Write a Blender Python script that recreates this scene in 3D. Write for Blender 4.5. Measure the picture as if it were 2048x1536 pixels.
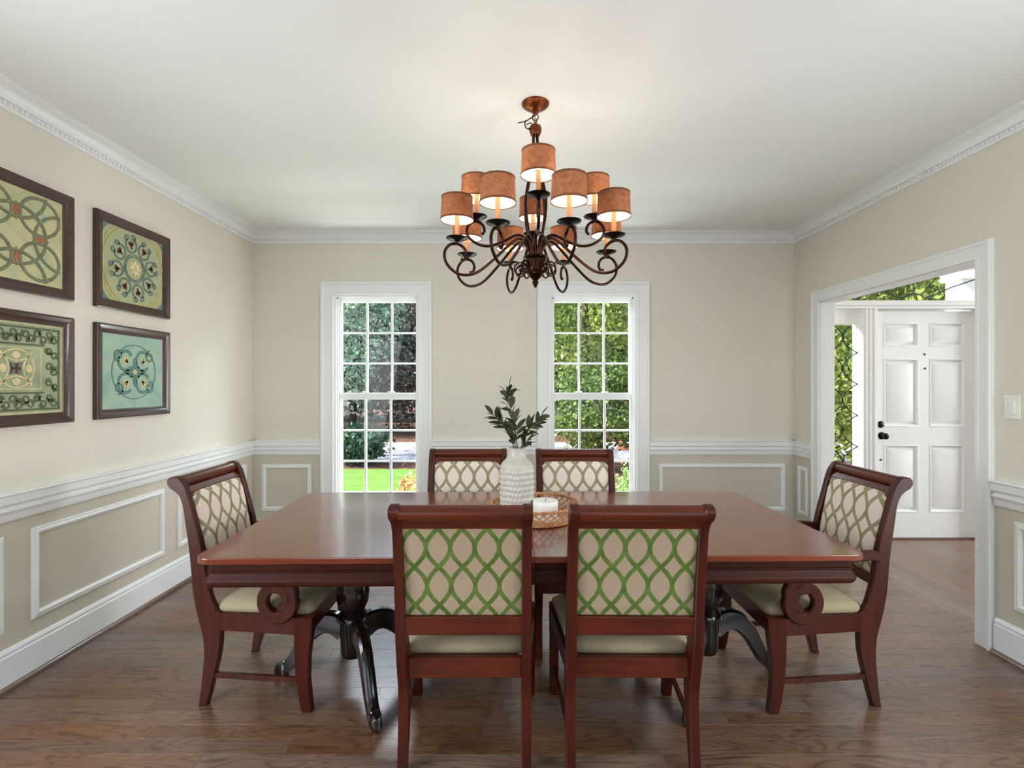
import bpy, bmesh, math, random
from math import sin, cos, pi, radians, sqrt
import numpy as np
random.seed(7)
rng = np.random.default_rng(11)
for o in list(bpy.data.objects): bpy.data.objects.remove(o, do_unlink=True)
SC = bpy.context.scene
COL = SC.collection

# ------------------------------------------------------------------ camera, world, sun, exposure
CAMZ = 1.37
cam = bpy.data.cameras.new('camera'); camo = bpy.data.objects.new('camera', cam); COL.objects.link(camo)
cam.sensor_width = 36; cam.sensor_fit = 'HORIZONTAL'; cam.lens = 36 * 1020 / 2048
cam.clip_start = 0.05; cam.clip_end = 300
camo.location = (0, 0, CAMZ); camo.rotation_euler = (pi / 2, 0, 0)
SC.camera = camo
SC.view_settings.view_transform = 'Standard'; SC.view_settings.look = 'None'
SC.view_settings.exposure = 0.55; SC.view_settings.gamma = 1.0
SC.view_settings.use_curve_mapping = False
cy = SC.cycles; cy.max_bounces = 6; cy.diffuse_bounces = 4; cy.glossy_bounces = 2; cy.transmission_bounces = 4; cy.transparent_max_bounces = 10
cy.caustics_reflective = False; cy.caustics_refractive = False; cy.sample_clamp_indirect = 6; cy.adaptive_threshold = .06
W = bpy.data.worlds.new('world'); SC.world = W; W.use_nodes = True
wn = W.node_tree; bg = wn.nodes['Background']
sky = wn.nodes.new('ShaderNodeTexSky'); sky.sky_type = 'NISHITA'; sky.sun_disc = False
sky.sun_elevation = radians(50); sky.sun_rotation = radians(-80); sky.air_density = 1.3; sky.dust_density = 2.0
wn.links.new(sky.outputs[0], bg.inputs[0]); bg.inputs[1].default_value = 0.34
from mathutils import Vector, Matrix
def add_sun(d, e, ang):
    l = bpy.data.lights.new('sun', 'SUN'); l.energy = e; l.angle = radians(ang); l.color = (1, .95, .86)
    o = bpy.data.objects.new('sun', l); COL.objects.link(o)
    o.rotation_euler = Vector(d).to_track_quat('-Z', 'Y').to_euler(); o.location = (-8, 8, 12)
add_sun((0.78, 0.10, -0.62), 7.0, 1.0)
def add_area(name, loc, d, sx, sy, power, col=(1, 1, 1)):
    l = bpy.data.lights.new(name, 'AREA'); l.shape = 'RECTANGLE'; l.size = sx; l.size_y = sy; l.energy = power; l.color = col
    o = bpy.data.objects.new(name, l); COL.objects.link(o); o.location = loc
    o.rotation_euler = Vector(d).to_track_quat('-Z', 'Y').to_euler()
# added fill lamps in invented rear and side openings; daylight from the foyer window
DAY = (.86, .94, 1)
add_area('fill_lamp_rear_a', (-1.2, -1.32, 1.45), (0, 1, .05), 1.3, 1.4, 6, DAY)
add_area('fill_lamp_rear_b', (1.3, -1.32, 1.45), (0, 1, .05), 1.3, 1.4, 6, DAY)
add_area('fill_lamp_side_left', (-2.40, .70, 1.28), (1, .62, -.30), 1.2, 1.7, 40, DAY)
add_area('fill_lamp_side_right', (2.56, .70, 1.28), (-1, .62, -.34), 1.2, 1.7, 38, DAY)
add_area('daylight_foyer_window', (7.28, 3.50, 1.45), (-1, -.03, -.04), 1.2, 1.9, 135, (.95, .97, 1))
# added lamps high outside, boosting the sky light that slants through the two windows
add_area('sky_fill_lamp_a', (-1.19, 5.75, 3.30), (0, -.80, -.60), 1.3, 1.3, 160, DAY)
add_area('sky_fill_lamp_b', (.71, 5.75, 3.30), (0, -.80, -.60), 1.3, 1.3, 160, DAY)
# added low lamps outside, imitating ground bounce to brighten the ceiling
add_area('bounce_fill_lamp_a', (-1.19, 5.15, -.12), (0, -.65, .76), 1.2, .6, 50, (.97, 1, .97))
add_area('bounce_fill_lamp_b', (.71, 5.15, -.12), (0, -.65, .76), 1.2, .6, 50, (.97, 1, .97))
BULB_STRENGTH = 28

# ------------------------------------------------------------------ room measures (metres)
XL, XR, YF, YB, H = -2.27, 2.47, 4.46, -1.2, 2.69
WT = .11
XFOY = 7.2
OPY0, OPY1, OPZ = 2.70, 4.09, 2.03
GZ = -.5

# ------------------------------------------------------------------ materials
def srgb(r, g, b):
    f = lambda c: (c / 255 / 12.92) if c / 255 <= .04045 else ((c / 255 + .055) / 1.055) ** 2.4
    return (f(r), f(g), f(b), 1)
class NT:
    def __init__(s, name):
        s.m = bpy.data.materials.new(name); s.m.use_nodes = True
        s.t = s.m.node_tree; s.b = s.t.nodes['Principled BSDF']; s.out = s.t.nodes['Material Output']
    def n(s, typ, **kw):
        nd = s.t.nodes.new('ShaderNode' + typ)
        for k, v in kw.items(): setattr(nd, k, v)
        return nd
    def l(s, a, b): s.t.links.new(a, b)
    def math(s, op, a, b=None, c=None):
        nd = s.n('Math', operation=op)
        for i, v in enumerate((a, b, c)):
            if v is None: continue
            if isinstance(v, (int, float)): nd.inputs[i].default_value = v
            else: s.l(v, nd.inputs[i])
        return nd.outputs[0]
    def mix(s, f, a, b):
        nd = s.n('Mix', data_type='RGBA')
        for i, v in ((0, f), (6, a), (7, b)):
            if isinstance(v, (int, float, tuple)): nd.inputs[i].default_value = v
            else: s.l(v, nd.inputs[i])
        return nd.outputs[2]
    def noise(s, vec, scale, detail=3, rough=.5, dist=0):
        nd = s.n('TexNoise'); nd.inputs['Scale'].default_value = scale; nd.inputs['Detail'].default_value = detail
        nd.inputs['Roughness'].default_value = rough; nd.inputs['Distortion'].default_value = dist
        if vec is not None: s.l(vec, nd.inputs['Vector'])
        return nd.outputs['Fac']
    def ramp(s, fac, stops):
        nd = s.n('ValToRGB'); s.l(fac, nd.inputs[0]); e = nd.color_ramp.elements
        while len(e) < len(stops): e.new(.5)
        for i, (p, c) in enumerate(stops): e[i].position = p; e[i].color = c
        return nd.outputs[0]
    def bump(s, h, strength=.2, dist=.01):
        nd = s.n('Bump'); nd.inputs['Strength'].default_value = strength; nd.inputs['Distance'].default_value = dist
        s.l(h, nd.inputs['Height']); s.l(nd.outputs[0], s.b.inputs['Normal'])
    def coord(s, which='Object'): return s.n('TexCoord').outputs[which]
    def mapping(s, vec, scale=(1, 1, 1), loc=(0, 0, 0), rot=(0, 0, 0)):
        nd = s.n('Mapping'); nd.inputs['Scale'].default_value = scale; nd.inputs['Location'].default_value = loc; nd.inputs['Rotation'].default_value = rot
        s.l(vec, nd.inputs['Vector']); return nd.outputs[0]
    def set(s, **kw):
        for k, v in kw.items(): s.b.inputs[k.replace('_', ' ')].default_value = v

def plain(name, c, rough=.5, metallic=0, var=.06, scale=12, bump=0, coat=0, spec=.5):
    t = NT(name); t.set(Roughness=rough, Metallic=metallic)
    t.b.inputs['Specular IOR Level'].default_value = spec
    t.b.inputs['Coat Weight'].default_value = coat; t.b.inputs['Coat Roughness'].default_value = .08
    f = t.noise(t.coord(), scale, 4)
    lo = tuple(min(1, x * (1 - var)) for x in c[:3]) + (1,); hi = tuple(min(1, x * (1 + var)) for x in c[:3]) + (1,)
    t.l(t.ramp(f, [(.3, lo), (.7, hi)]), t.b.inputs['Base Color'])
    if bump: t.bump(t.noise(t.coord(), scale * 8, 3), bump, .004)
    return t.m

def wood(name, dark, light, rough=.3, axis='x', coat=.3, scale=1.0, spec=.5):
    t = NT(name); t.set(Roughness=rough); t.b.inputs['Coat Weight'].default_value = coat; t.b.inputs['Coat Roughness'].default_value = .12
    t.b.inputs['Specular IOR Level'].default_value = spec
    sc = {'x': (1.5, 22, 22), 'y': (22, 1.5, 22), 'z': (22, 22, 1.5)}[axis]
    v = t.mapping(t.coord(), tuple(q * scale for q in sc))
    g = t.noise(v, 1.6, 6, .6, .4); f2 = t.noise(t.coord(), 2.2, 3)
    mixf = t.math('ADD', t.math('MULTIPLY', g, .75), t.math('MULTIPLY', f2, .3))
    t.l(t.ramp(mixf, [(.3, dark), (.72, light)]), t.b.inputs['Base Color'])
    t.bump(g, .05, .002)
    return t.m

M = {}
def wall_paint():
    t = NT('wall_paint'); t.set(Roughness=.75)
    z = t.n('SeparateXYZ'); t.l(t.n('NewGeometry').outputs['Position'], z.inputs[0])
    low = t.math('LESS_THAN', z.outputs[2], .82)
    nf = t.noise(t.n('NewGeometry').outputs['Position'], 1.3, 3)
    up = t.ramp(nf, [(.2, srgb(224, 218, 204)), (.8, srgb(228, 222, 209))])
    lo = t.ramp(nf, [(.2, srgb(206, 199, 182)), (.8, srgb(210, 203, 187))])
    t.l(t.mix(low, up, lo), t.b.inputs['Base Color'])
    t.bump(t.noise(t.n('NewGeometry').outputs['Position'], 260, 3), .05, .002)
    return t.m
M['wall'] = wall_paint()
M['ceil'] = plain('ceiling_paint', srgb(236, 237, 235), .85, var=.01, scale=2, bump=.04)
M['trim'] = plain('trim_paint_white', srgb(240, 241, 240), .35, var=.01, scale=3)
M['door'] = plain('door_paint_white', srgb(236, 238, 237), .4, var=.01, scale=3)
M['shoe'] = wood('shoe_moulding_wood', srgb(72, 50, 38), srgb(120, 92, 74), .35, 'y')
M['table'] = wood('cherry_table_wood', srgb(88, 34, 19), srgb(128, 60, 37), .20, 'x', .6, .6, spec=.5)
M['tabled'] = wood('cherry_apron_wood', srgb(38, 12, 6), srgb(66, 27, 13), .5, 'x', 0, spec=.14)
M['chairw'] = wood('cherry_chair_wood', srgb(42, 11, 5), srgb(80, 27, 11), .38, 'z', .04, spec=.28)
M['rail'] = wood('cherry_rail_wood', srgb(50, 14, 6), srgb(98, 38, 15), .36, 'x', .08, spec=.3)
M['blackw'] = wood('espresso_pedestal_wood', srgb(18, 12, 11), srgb(34, 22, 19), .22, 'z', .5)
M['capm'] = plain('pewter_toe_cap', srgb(150, 146, 140), .25, 1, .1, 30)
M['bronze'] = plain('rubbed_bronze', srgb(60, 34, 24), .26, .9, .35, 25)
M['copper'] = plain('copper_bronze', srgb(118, 62, 34), .36, .9, .25, 18)
M['cup'] = plain('dark_bronze', srgb(34, 28, 26), .28, .7, .2, 25)
M['wire'] = plain('brown_wire', srgb(70, 36, 22), .5, 0, .1)
M['seatf'] = plain('oatmeal_seat_fabric', srgb(162, 147, 118), .92, var=.08, scale=160, bump=.25, spec=.2)
M['ceramic'] = plain('ivory_glazed_ceramic', srgb(190, 183, 172), .32, var=.05, scale=30)
M['wax'] = plain('white_wax', srgb(242, 238, 230), .45, var=.02)
M['wick'] = plain('wick', srgb(60, 55, 50), .9)
M['rattan'] = plain('natural_rattan', srgb(196, 140, 92), .6, var=.3, scale=60, bump=.2)
M['leaf'] = plain('olive_leaf', srgb(62, 68, 38), .5, var=.35, scale=14)
M['stem'] = plain('olive_stem', srgb(84, 80, 52), .7, var=.2)
M['black'] = plain('black_hardware', srgb(26, 22, 20), .35, .6, .1)
M['hinge'] = plain('brushed_hinge', srgb(170, 170, 168), .4, .7, .05)
M['came'] = plain('lead_came', srgb(60, 60, 58), .45, .6, .1)
M['plastic'] = plain('switch_plastic', srgb(240, 240, 236), .3, var=.01)
M['frame'] = wood('walnut_frame_wood', srgb(36, 20, 15), srgb(78, 44, 30), .32, 'y', .3)
M['subfloor'] = plain('subfloor_dark', srgb(36, 24, 18), .8)

def glass():
    t = NT('window_glass')
    tr = t.n('BsdfTransparent'); tr.inputs[0].default_value = (.97, .985, .98, 1)
    gl = t.n('BsdfGlossy'); gl.inputs['Roughness'].default_value = .01
    lw = t.n('LayerWeight'); lw.inputs['Blend'].default_value = .5
    fr_ = t.math('ADD', t.math('MULTIPLY', t.math('POWER', lw.outputs['Facing'], 5.0), .5), .008)
    mx = t.n('MixShader'); t.l(fr_, mx.inputs[0]); t.l(tr.outputs[0], mx.inputs[1]); t.l(gl.outputs[0], mx.inputs[2])
    t.l(mx.outputs[0], t.out.inputs['Surface']); return t.m
M['glass'] = glass()

def plank_mat(name, axis):
    t = NT(name); t.b.inputs['Coat Weight'].default_value = .25; t.b.inputs['Coat Roughness'].default_value = .2
    oi = t.n('ObjectInfo'); co = t.coord()
    off = t.n('CombineXYZ')
    for i, k in enumerate((37.0, 11.0, 5.0)): t.l(t.math('MULTIPLY', oi.outputs['Random'], k), off.inputs[i])
    va = t.n('VectorMath', operation='ADD'); t.l(co, va.inputs[0]); t.l(off.outputs[0], va.inputs[1]); v = va.outputs[0]
    X = axis == 'x'
    big = t.noise(t.mapping(v, (1.5, 9, 1) if X else (9, 1.5, 1)), 1, 2, .5, .3)          # cathedral figure: contour lines of a stretched noise
    ring = t.math('ABSOLUTE', t.math('SINE', t.math('MULTIPLY', big, 46.0)))
    ring = t.math('POWER', ring, .30)
    fine = t.noise(t.mapping(v, (4, 150, 1) if X else (150, 4, 1)), 1, 4, .65)              # pores
    blot = t.noise(t.mapping(v, (2.2, 7, 1) if X else (7, 2.2, 1)), 1, 3)
    g = t.math('ADD', t.math('MULTIPLY', ring, .46), t.math('ADD', t.math('MULTIPLY', fine, .34), t.math('MULTIPLY', blot, .30)))
    c = t.ramp(g, [(.30, srgb(52, 35, 27)), (.55, srgb(92, 68, 54)), (.74, srgb(113, 86, 69)), (.92, srgb(128, 101, 84))])
    hsv = t.n('HueSaturation'); t.l(c, hsv.inputs['Color'])
    t.l(t.math('ADD', t.math('MULTIPLY', oi.outputs['Random'], .30), .86), hsv.inputs['Value'])
    t.l(t.math('ADD', t.math('MULTIPLY', t.math('FRACT', t.math('MULTIPLY', oi.outputs['Random'], 7.3)), .5), .78), hsv.inputs['Saturation'])
    t.l(hsv.outputs[0], t.b.inputs['Base Color'])
    t.l(t.math('ADD', t.math('MULTIPLY', fine, .14), .22), t.b.inputs['Roughness'])
    t.bump(g, .18, .002)
    return t.m
M['plankx'] = plank_mat('oak_plank_across', 'x'); M['planky'] = plank_mat('oak_plank_along', 'y')

def lattice_mat(name, ground, line, line2, P=.083, L=.14, zo=.884, hw=.0078):
    t = NT(name); t.set(Roughness=.92); t.b.inputs['Specular IOR Level'].default_value = .2
    sp = t.n('SeparateXYZ'); t.l(t.coord(), sp.inputs[0])
    u = t.math('DIVIDE', sp.outputs[0], P)
    k = t.math('ABSOLUTE', t.math('SUBTRACT', u, t.math('ROUND', u)))
    ph = t.math('MULTIPLY', t.math('SUBTRACT', sp.outputs[2], zo), pi / L)
    w = t.math('MULTIPLY', t.math('ABSOLUTE', t.math('SINE', ph)), .5)
    d = t.math('MULTIPLY', t.math('ABSOLUTE', t.math('SUBTRACT', k, w)), P)
    c = t.math('COSINE', ph); sl = t.math('MULTIPLY', c, .5 * P * pi / L)
    d = t.math('DIVIDE', d, t.math('SQRT', t.math('ADD', 1.0, t.math('MULTIPLY', sl, sl))))
    nz = t.noise(t.coord(), 90, 3)
    d = t.math('ADD', d, t.math('MULTIPLY', t.math('SUBTRACT', nz, .5), .003))
    mr = t.n('MapRange', interpolation_type='SMOOTHSTEP'); t.l(d, mr.inputs['Value'])
    mr.inputs['From Min'].default_value = hw - .0012; mr.inputs['From Max'].default_value = hw + .0012
    mr.inputs['To Min'].default_value = 1; mr.inputs['To Max'].default_value = 0
    lc = t.ramp(t.noise(t.coord(), 28, 3), [(.3, line), (.75, line2)])
    g2 = tuple(x * .9 for x in ground[:3]) + (1,)
    gc = t.ramp(t.noise(t.coord(), 220, 2), [(.3, g2), (.7, ground)])
    t.l(t.mix(mr.outputs[0], gc, lc), t.b.inputs['Base Color'])
    t.bump(t.noise(t.coord(), 700, 2), .25, .002)
    return t.m
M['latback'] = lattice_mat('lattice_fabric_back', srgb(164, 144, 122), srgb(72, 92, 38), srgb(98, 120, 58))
M['latfront'] = lattice_mat('lattice_fabric_front', srgb(232, 214, 200), srgb(136, 129, 96), srgb(166, 158, 124), hw=.0084)

def shade_mat():
    t = NT('parchment_lampshade'); t.set(Roughness=.8)
    f = t.noise(t.coord(), 45, 4, .6)
    c = t.ramp(f, [(.3, srgb(158, 88, 50)), (.7, srgb(200, 132, 88))])
    t.l(c, t.b.inputs['Base Color'])
    tl = t.n('BsdfTranslucent'); t.l(t.ramp(f, [(.3, srgb(190, 110, 50)), (.7, srgb(225, 150, 80))]), tl.inputs[0])
    mx = t.n('MixShader'); mx.inputs[0].default_value = .11
    t.l(t.b.outputs[0], mx.inputs[1]); t.l(tl.outputs[0], mx.inputs[2]); t.l(mx.outputs[0], t.out.inputs['Surface'])
    return t.m
M['shade'] = shade_mat()
M['lining'] = plain('shade_lining', srgb(246, 236, 214), .8, var=.01)
M['shtrim'] = plain('shade_trim_tape', srgb(120, 74, 44), .8, var=.1)
M['candle'] = plain('candle_sleeve', srgb(228, 158, 108), .5, var=.03)
def bulb_mat():
    t = NT('lit_bulb'); e = t.n('Emission'); e.inputs[0].default_value = (1, .90, .76, 1); e.inputs[1].default_value = BULB_STRENGTH
    t.l(e.outputs[0], t.out.inputs['Surface']); return t.m
M['bulb'] = bulb_mat()

# ------------------------------------------------------------------ mesh helpers
class MB:
    def __init__(s): s.v = []; s.f = []
    def add(s, vs, fs):
        o = len(s.v); s.v += [tuple(p) for p in vs]; s.f += [tuple(i + o for i in f) for f in fs]; return s
    def box(s, x0, x1, y0, y1, z0, z1):
        return s.add([(x0, y0, z0), (x1, y0, z0), (x1, y1, z0), (x0, y1, z0), (x0, y0, z1), (x1, y0, z1), (x1, y1, z1), (x0, y1, z1)],
                     [(0, 3, 2, 1), (4, 5, 6, 7), (0, 1, 5, 4), (1, 2, 6, 5), (2, 3, 7, 6), (3, 0, 4, 7)])
    def cbox(s, x0, x1, y0, y1, z0, z1, c=.003):
        """box with chamfered edges (rings along z)"""
        rings = []
        for z, i in ((z0, c), (z0 + c, 0), (z1 - c, 0), (z1, c)):
            rings.append([(x0 + i + c, y0 + i, z), (x1 - i - c, y0 + i, z), (x1 - i, y0 + i + c, z), (x1 - i, y1 - i - c, z), (x1 - i - c, y1 - i, z), (x0 + i + c, y1 - i, z), (x0 + i, y1 - i - c, z), (x0 + i, y0 + i + c, z)])
        return s.loft(rings, True, True)
    def loft(s, rings, closed=True, caps=True):
        n = len(rings[0]); vs = [p for r in rings for p in r]; fs = []
        m = n if closed else n - 1
        for i in range(len(rings) - 1):
            for j in range(m):
                k = (j + 1) % n
                fs.append((i * n + j, i * n + k, (i + 1) * n + k, (i + 1) * n + j))
        if caps and closed:
            fs.append(tuple(reversed(range(n)))); fs.append(tuple(range((len(rings) - 1) * n, len(rings) * n)))
        return s.add(vs, fs)
    def lathe(s, prof, n=24, cx=0, cy=0, caps=True):
        return s.loft([[(cx + r * cos(2 * pi * j / n), cy + r * sin(2 * pi * j / n), z) for j in range(n)] for r, z in prof], True, caps)
    def tube(s, pts, r, n=8, closed=False, flat=1.0):
        pts = [Vector(p) for p in pts]; N = len(pts); rings = []
        rr = r if isinstance(r, (list, tuple)) else [r] * N
        up = None
        for i in range(N):
            if closed: tg = pts[(i + 1) % N] - pts[i - 1]
            else: tg = pts[min(i + 1, N - 1)] - pts[max(i - 1, 0)]
            tg.normalize()
            if up is None:
                a = Vector((0, 0, 1)) if abs(tg.z) < .9 else Vector((1, 0, 0)); up = (a - tg * a.dot(tg)).normalized()
            else: up = (up - tg * up.dot(tg)).normalized()
            sd = tg.cross(up)
            rings.append([tuple(pts[i] + (up * cos(2 * pi * j / n) + sd * sin(2 * pi * j / n) * flat) * rr[i]) for j in range(n)])
        if closed:
            rings.append(rings[0]); return s.loft(rings, True, False)
        return s.loft(rings, True, True)
    def prism(s, poly, axis, a0, a1):
        """poly 2-D -> extruded along axis between a0 and a1. axis x: (y,z); y: (x,z); z: (x,y)"""
        def P(p, a): return {'x': (a, p[0], p[1]), 'y': (p[0], a, p[1]), 'z': (p[0], p[1], a)}[axis]
        n = len(poly)
        vs = [P(p, a0) for p in poly] + [P(p, a1) for p in poly]
        return s.add(vs, [tuple(range(n)), tuple(reversed(range(n, 2 * n)))] + [(i, i + n, (i + 1) % n + n, (i + 1) % n) for i in range(n)])
    def frame(s, x0, x1, z0, z1, prof, fn, sides=(1, 1, 1, 1)):
        """mitred frame: profile points (o outward offset, d depth) swept round a rectangle; fn(a,b,d)->xyz; closed profile"""
        rings = []
        for (cx, cz, sx, sz) in ((x0, z0, -1, -1), (x1, z0, 1, -1), (x1, z1, 1, 1), (x0, z1, -1, 1)):
            rings.append([fn(cx + sx * o, cz + sz * o, d) for o, d in prof])
        n = len(prof)
        vs = [p for r in rings for p in r]; fs = []
        for i in range(4):
            if not sides[i]: continue
            k = (i + 1) % 4
            for j in range(n): fs.append((i * n + j, i * n + (j + 1) % n, k * n + (j + 1) % n, k * n + j))
        return s.add(vs, fs)
    def mesh(s, name, smooth=None):
        me = bpy.data.meshes.new(name); me.from_pydata(s.v, [], s.f)
        bm = bmesh.new(); bm.from_mesh(me)
        bmesh.ops.recalc_face_normals(bm, faces=bm.faces); bm.to_mesh(me); bm.free()
        if smooth:
            me.polygons.foreach_set('use_smooth', [True] * len(me.polygons)); me.set_sharp_from_angle(angle=radians(smooth))
        me.update(); return me
    def build(s, name, mat, parent=None, smooth=None, **kw):
        me = s.mesh(name, smooth); me.materials.append(mat if not isinstance(mat, str) else M[mat])
        return link(name, me, parent, **kw)
def islands(mb, name, mat, parent, smooth=None):
    """every loose piece of the builder becomes a part of its own"""
    par = list(range(len(mb.v)))
    def find(a):
        while par[a] != a: par[a] = par[par[a]]; a = par[a]
        return a
    for f in mb.f:
        for i in f[1:]: par[find(i)] = find(f[0])
    groups = {}
    for f in mb.f: groups.setdefault(find(f[0]), []).append(f)
    for fs in groups.values():
        ids = sorted({i for f in fs for i in f}); mp = {i: k for k, i in enumerate(ids)}
        q = MB(); q.add([mb.v[i] for i in ids], [tuple(mp[i] for i in f) for f in fs]); q.build(name, mat, parent, smooth)
def link(name, me, parent=None, loc=None, rot=None, **kw):
    o = bpy.data.objects.new(name, me); COL.objects.link(o)
    if parent is not None: o.parent = parent
    if loc is not None: o.location = loc
    if rot is not None: o.rotation_euler = rot
    for k, v in kw.items():
        if v is not None: o[k] = v
    return o
def thing(name, label, cat, loc=(0, 0, 0), rz=0, group=None, kind=None):
    o = bpy.data.objects.new(name, None); COL.objects.link(o); o.empty_display_size = .05
    o.location = loc; o.rotation_euler = (0, 0, rz)
    if label: o['label'] = label
    if cat: o['category'] = cat
    if group: o['group'] = group
    if kind: o['kind'] = kind
    return o
def copy_tree(o, parent=None):
    c = o.copy(); COL.objects.link(c); c.parent = parent
    for ch in list(o.children): copy_tree(ch, c)
    return c
def spline(pts, n=8, closed=False):
    """Catmull-Rom through points of any dimension"""
    P = [np.array(p, float) for p in pts]; N = len(P); out = []
    segs = N if closed else N - 1
    for i in range(segs):
        p1, p2 = P[i], P[(i + 1) % N]
        p0 = P[i - 1] if (closed or i > 0) else 2 * p1 - p2
        p3 = P[(i + 2) % N] if (closed or i + 2 < N) else 2 * p2 - p1
        for k in range(n):
            t = k / n
            out.append(tuple(.5 * (2 * p1 + (p2 - p0) * t + (2 * p0 - 5 * p1 + 4 * p2 - p3) * t * t + (3 * p1 - p0 - 3 * p2 + p3) * t ** 3)))
    if not closed: out.append(tuple(P[-1]))
    return out
def S(o, kind='structure', label=None):
    o['kind'] = kind
    if label: o['label'] = label
    return o

# ================================================================== STRUCTURE
# floor: dark subfloor with oak planks on it
flo = MB().box(XL - .2, XFOY, YB - .2, YF + .1, -.12, -.012).build('floor', 'subfloor')
S(flo, label='dark brown oak strip floor of the dining room and foyer')
PW = .083
def plank_mesh(L, axis, name='plank'):
    c = .0003; m = MB(); w = PW - .0010; l = L - .0010
    a, b = (l, w) if axis == 'x' else (w, l)
    r0 = [(-a / 2, -b / 2, -.012), (a / 2, -b / 2, -.012), (a / 2, b / 2, -.012), (-a / 2, b / 2, -.012)]
    r1 = [(p[0], p[1], -c) for p in r0]
    r2 = [(p[0] - math.copysign(c, p[0]), p[1] - math.copysign(c, p[1]), 0) for p in r0]
    m.loft([r0, r1, r2]); return m
cache = {}
def plank(x, y, L, axis):
    k = (round(L, 2), axis)
    if k not in cache:
        me = plank_mesh(k[0], axis).mesh('plank'); me.materials.append(M['plank' + axis]); cache[k] = me
    link('plank', cache[k], flo, (x, y, 0))
def row_cuts(a, b, rnd):
    cuts = [a]; p = a - rnd.uniform(0, .9)
    while True:
        p += rnd.choice([.9, 1.1, 1.3, 1.5, 1.7])
        if p >= b - .25: break
        if p > a + .25: cuts.append(round(p, 2))
    return cuts + [b]
rr = random.Random(3)
y = YF - PW / 2
while y > 1.15:
    cs = row_cuts(XL, XR + WT + .02, rr)
    for a, b in zip(cs, cs[1:]): plank((a + b) / 2, y, b - a, 'x')
    y -= PW
ylast = y
x = XR + WT + .02 + PW / 2
while x < 4.75:
    cs = row_cuts(1.9, YF + .06, rr)
    for a, b in zip(cs, cs[1:]): plank(x, (a + b) / 2, b - a, 'y')
    x += PW
rest = MB(); y = ylast
while y > YB:
    rest.add(*(lambda m: (m.v, m.f))(MB().cbox(XL, XR + WT + .02, y - PW / 2 + .0003, y + PW / 2 - .0003, -.012, 0, .0007))); y -= PW
rest.build('plank_run', 'plankx', flo, kind='stuff')

cl = MB().box(XL - .2, XFOY + .2, YB - .2, YF + .2, H, H + .1).build('ceiling', 'ceil'); S(cl, label='smooth white painted ceiling')

def wall_with_holes(name, axis, a0, a1, z0, z1, t0, t1, holes, label):
    """wall slab; axis x: runs along x, thick in y. holes = (a,b,z0,z1)"""
    m = MB(); As = sorted({a0, a1, *[h[0] for h in holes], *[h[1] for h in holes]}); Zs = sorted({z0, z1, *[h[2] for h in holes], *[h[3] for h in holes]})
    for i in range(len(As) - 1):
        run = None
        for j in range(len(Zs) - 1):
            ca, cz = (As[i] + As[i + 1]) / 2, (Zs[j] + Zs[j + 1]) / 2
            solid = not any(h[0] < ca < h[1] and h[2] < cz < h[3] for h in holes)
            if solid and run is None: run = Zs[j]
            if run is not None and (not solid or j == len(Zs) - 2):
                top = Zs[j + 1] if solid else Zs[j]
                if axis == 'x': m.box(As[i], As[i + 1], t0, t1, run, top)
                else: m.box(t0, t1, As[i], As[i + 1], run, top)
                run = None
    o = m.build(name, 'wall'); return S(o, label=label)
WINS = [(-1.557, -.815), (.334, 1.087)]
WZ0, WZ1 = .34, 2.15
wall_far = wall_with_holes('wall_far', 'x', XL - .2, XFOY + .1, 0, H, YF, YF + .18,
    [(a, b, WZ0, WZ1) for a, b in WINS] + [(2.72, 4.62, 0, 2.46)], 'cream far wall with two tall windows above a greige dado')
wall_left = wall_with_holes('wall_left', 'y', YB, YF, 0, H, XL - .15, XL, [(.08, 1.30, .40, 2.15)], 'cream left wall with greige panelled dado and four pictures')  # unseen hole added for the left fill lamp
wall_right = wall_with_holes('wall_right', 'y', YB, YF, 0, H, XR, XR + WT, [(OPY0, OPY1, 0, OPZ), (.08, 1.30, .40, 2.15)], 'cream right wall with the cased opening to the foyer')  # second hole is unseen, added for the right fill lamp
wall_behind = wall_with_holes('wall_behind', 'x', XL - .15, XFOY + .1, 0, H, YB - .1, YB, [(-1.85, -.55, .7, 2.4), (.65, 1.95, .7, 2.4)], 'cream wall behind the viewer with two openings added for fill light')  # both openings are invented for the rear fill lamps
wall_foyer = wall_with_holes('wall_foyer', 'y', YB, YF, 0, H, XFOY, XFOY + .1, [(2.85, 4.15, .4, 2.45)], 'cream side wall of the foyer')

# --- crown, chair rail, baseboard
CROWN = [(0, 2.598), (.010, 2.598), (.012, 2.604), (.012, 2.632), (.020, 2.634), (.024, 2.642), (.030, 2.650), (.040, 2.662), (.056, 2.672), (.074, 2.677), (.080, 2.677), (.080, 2.682), (.094, 2.684), (.094, H), (0, H)]
RAIL = [(0, .752), (.011, .752), (.013, .756), (.013, .784), (.017, .788), (.017, .792), (.026, .796), (.028, .803), (.026, .809), (.016, .812), (.016, .818), (.022, .826), (.032, .832), (.032, .868), (.040, .871), (.042, .876), (.040, .881), (0, .881)]
BASE = [(0, 0), (.016, 0), (.016, .148), (.012, .152), (.012, .158), (.014, .164), (.010, .174), (.004, .180), (0, .182)]
SHOE = [(.0, 0), (.036, 0), (.035, .008), (.031, .016), (.024, .021), (.016, .022), (.0, .022)]
def run_left(prof, y0, y1): return MB().loft([[(XL + d, yy, z) for d, z in prof] for yy in (y0, y1)])
def run_right(prof, y0, y1): return MB().loft([[(XR - d, yy, z) for d, z in prof] for yy in (y0, y1)])
def run_far(prof, x0, x1): return MB().loft([[(xx, YF - d, z) for d, z in prof] for xx in (x0, x1)])
ti = [0]
def trim(mb, mat='trim', label=None, smooth=28, base=None):
    ti[0] += 1
    o = mb.build(base or 'trim_%d' % ti[0], mat, smooth=smooth); return S(o, label=label)
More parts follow.
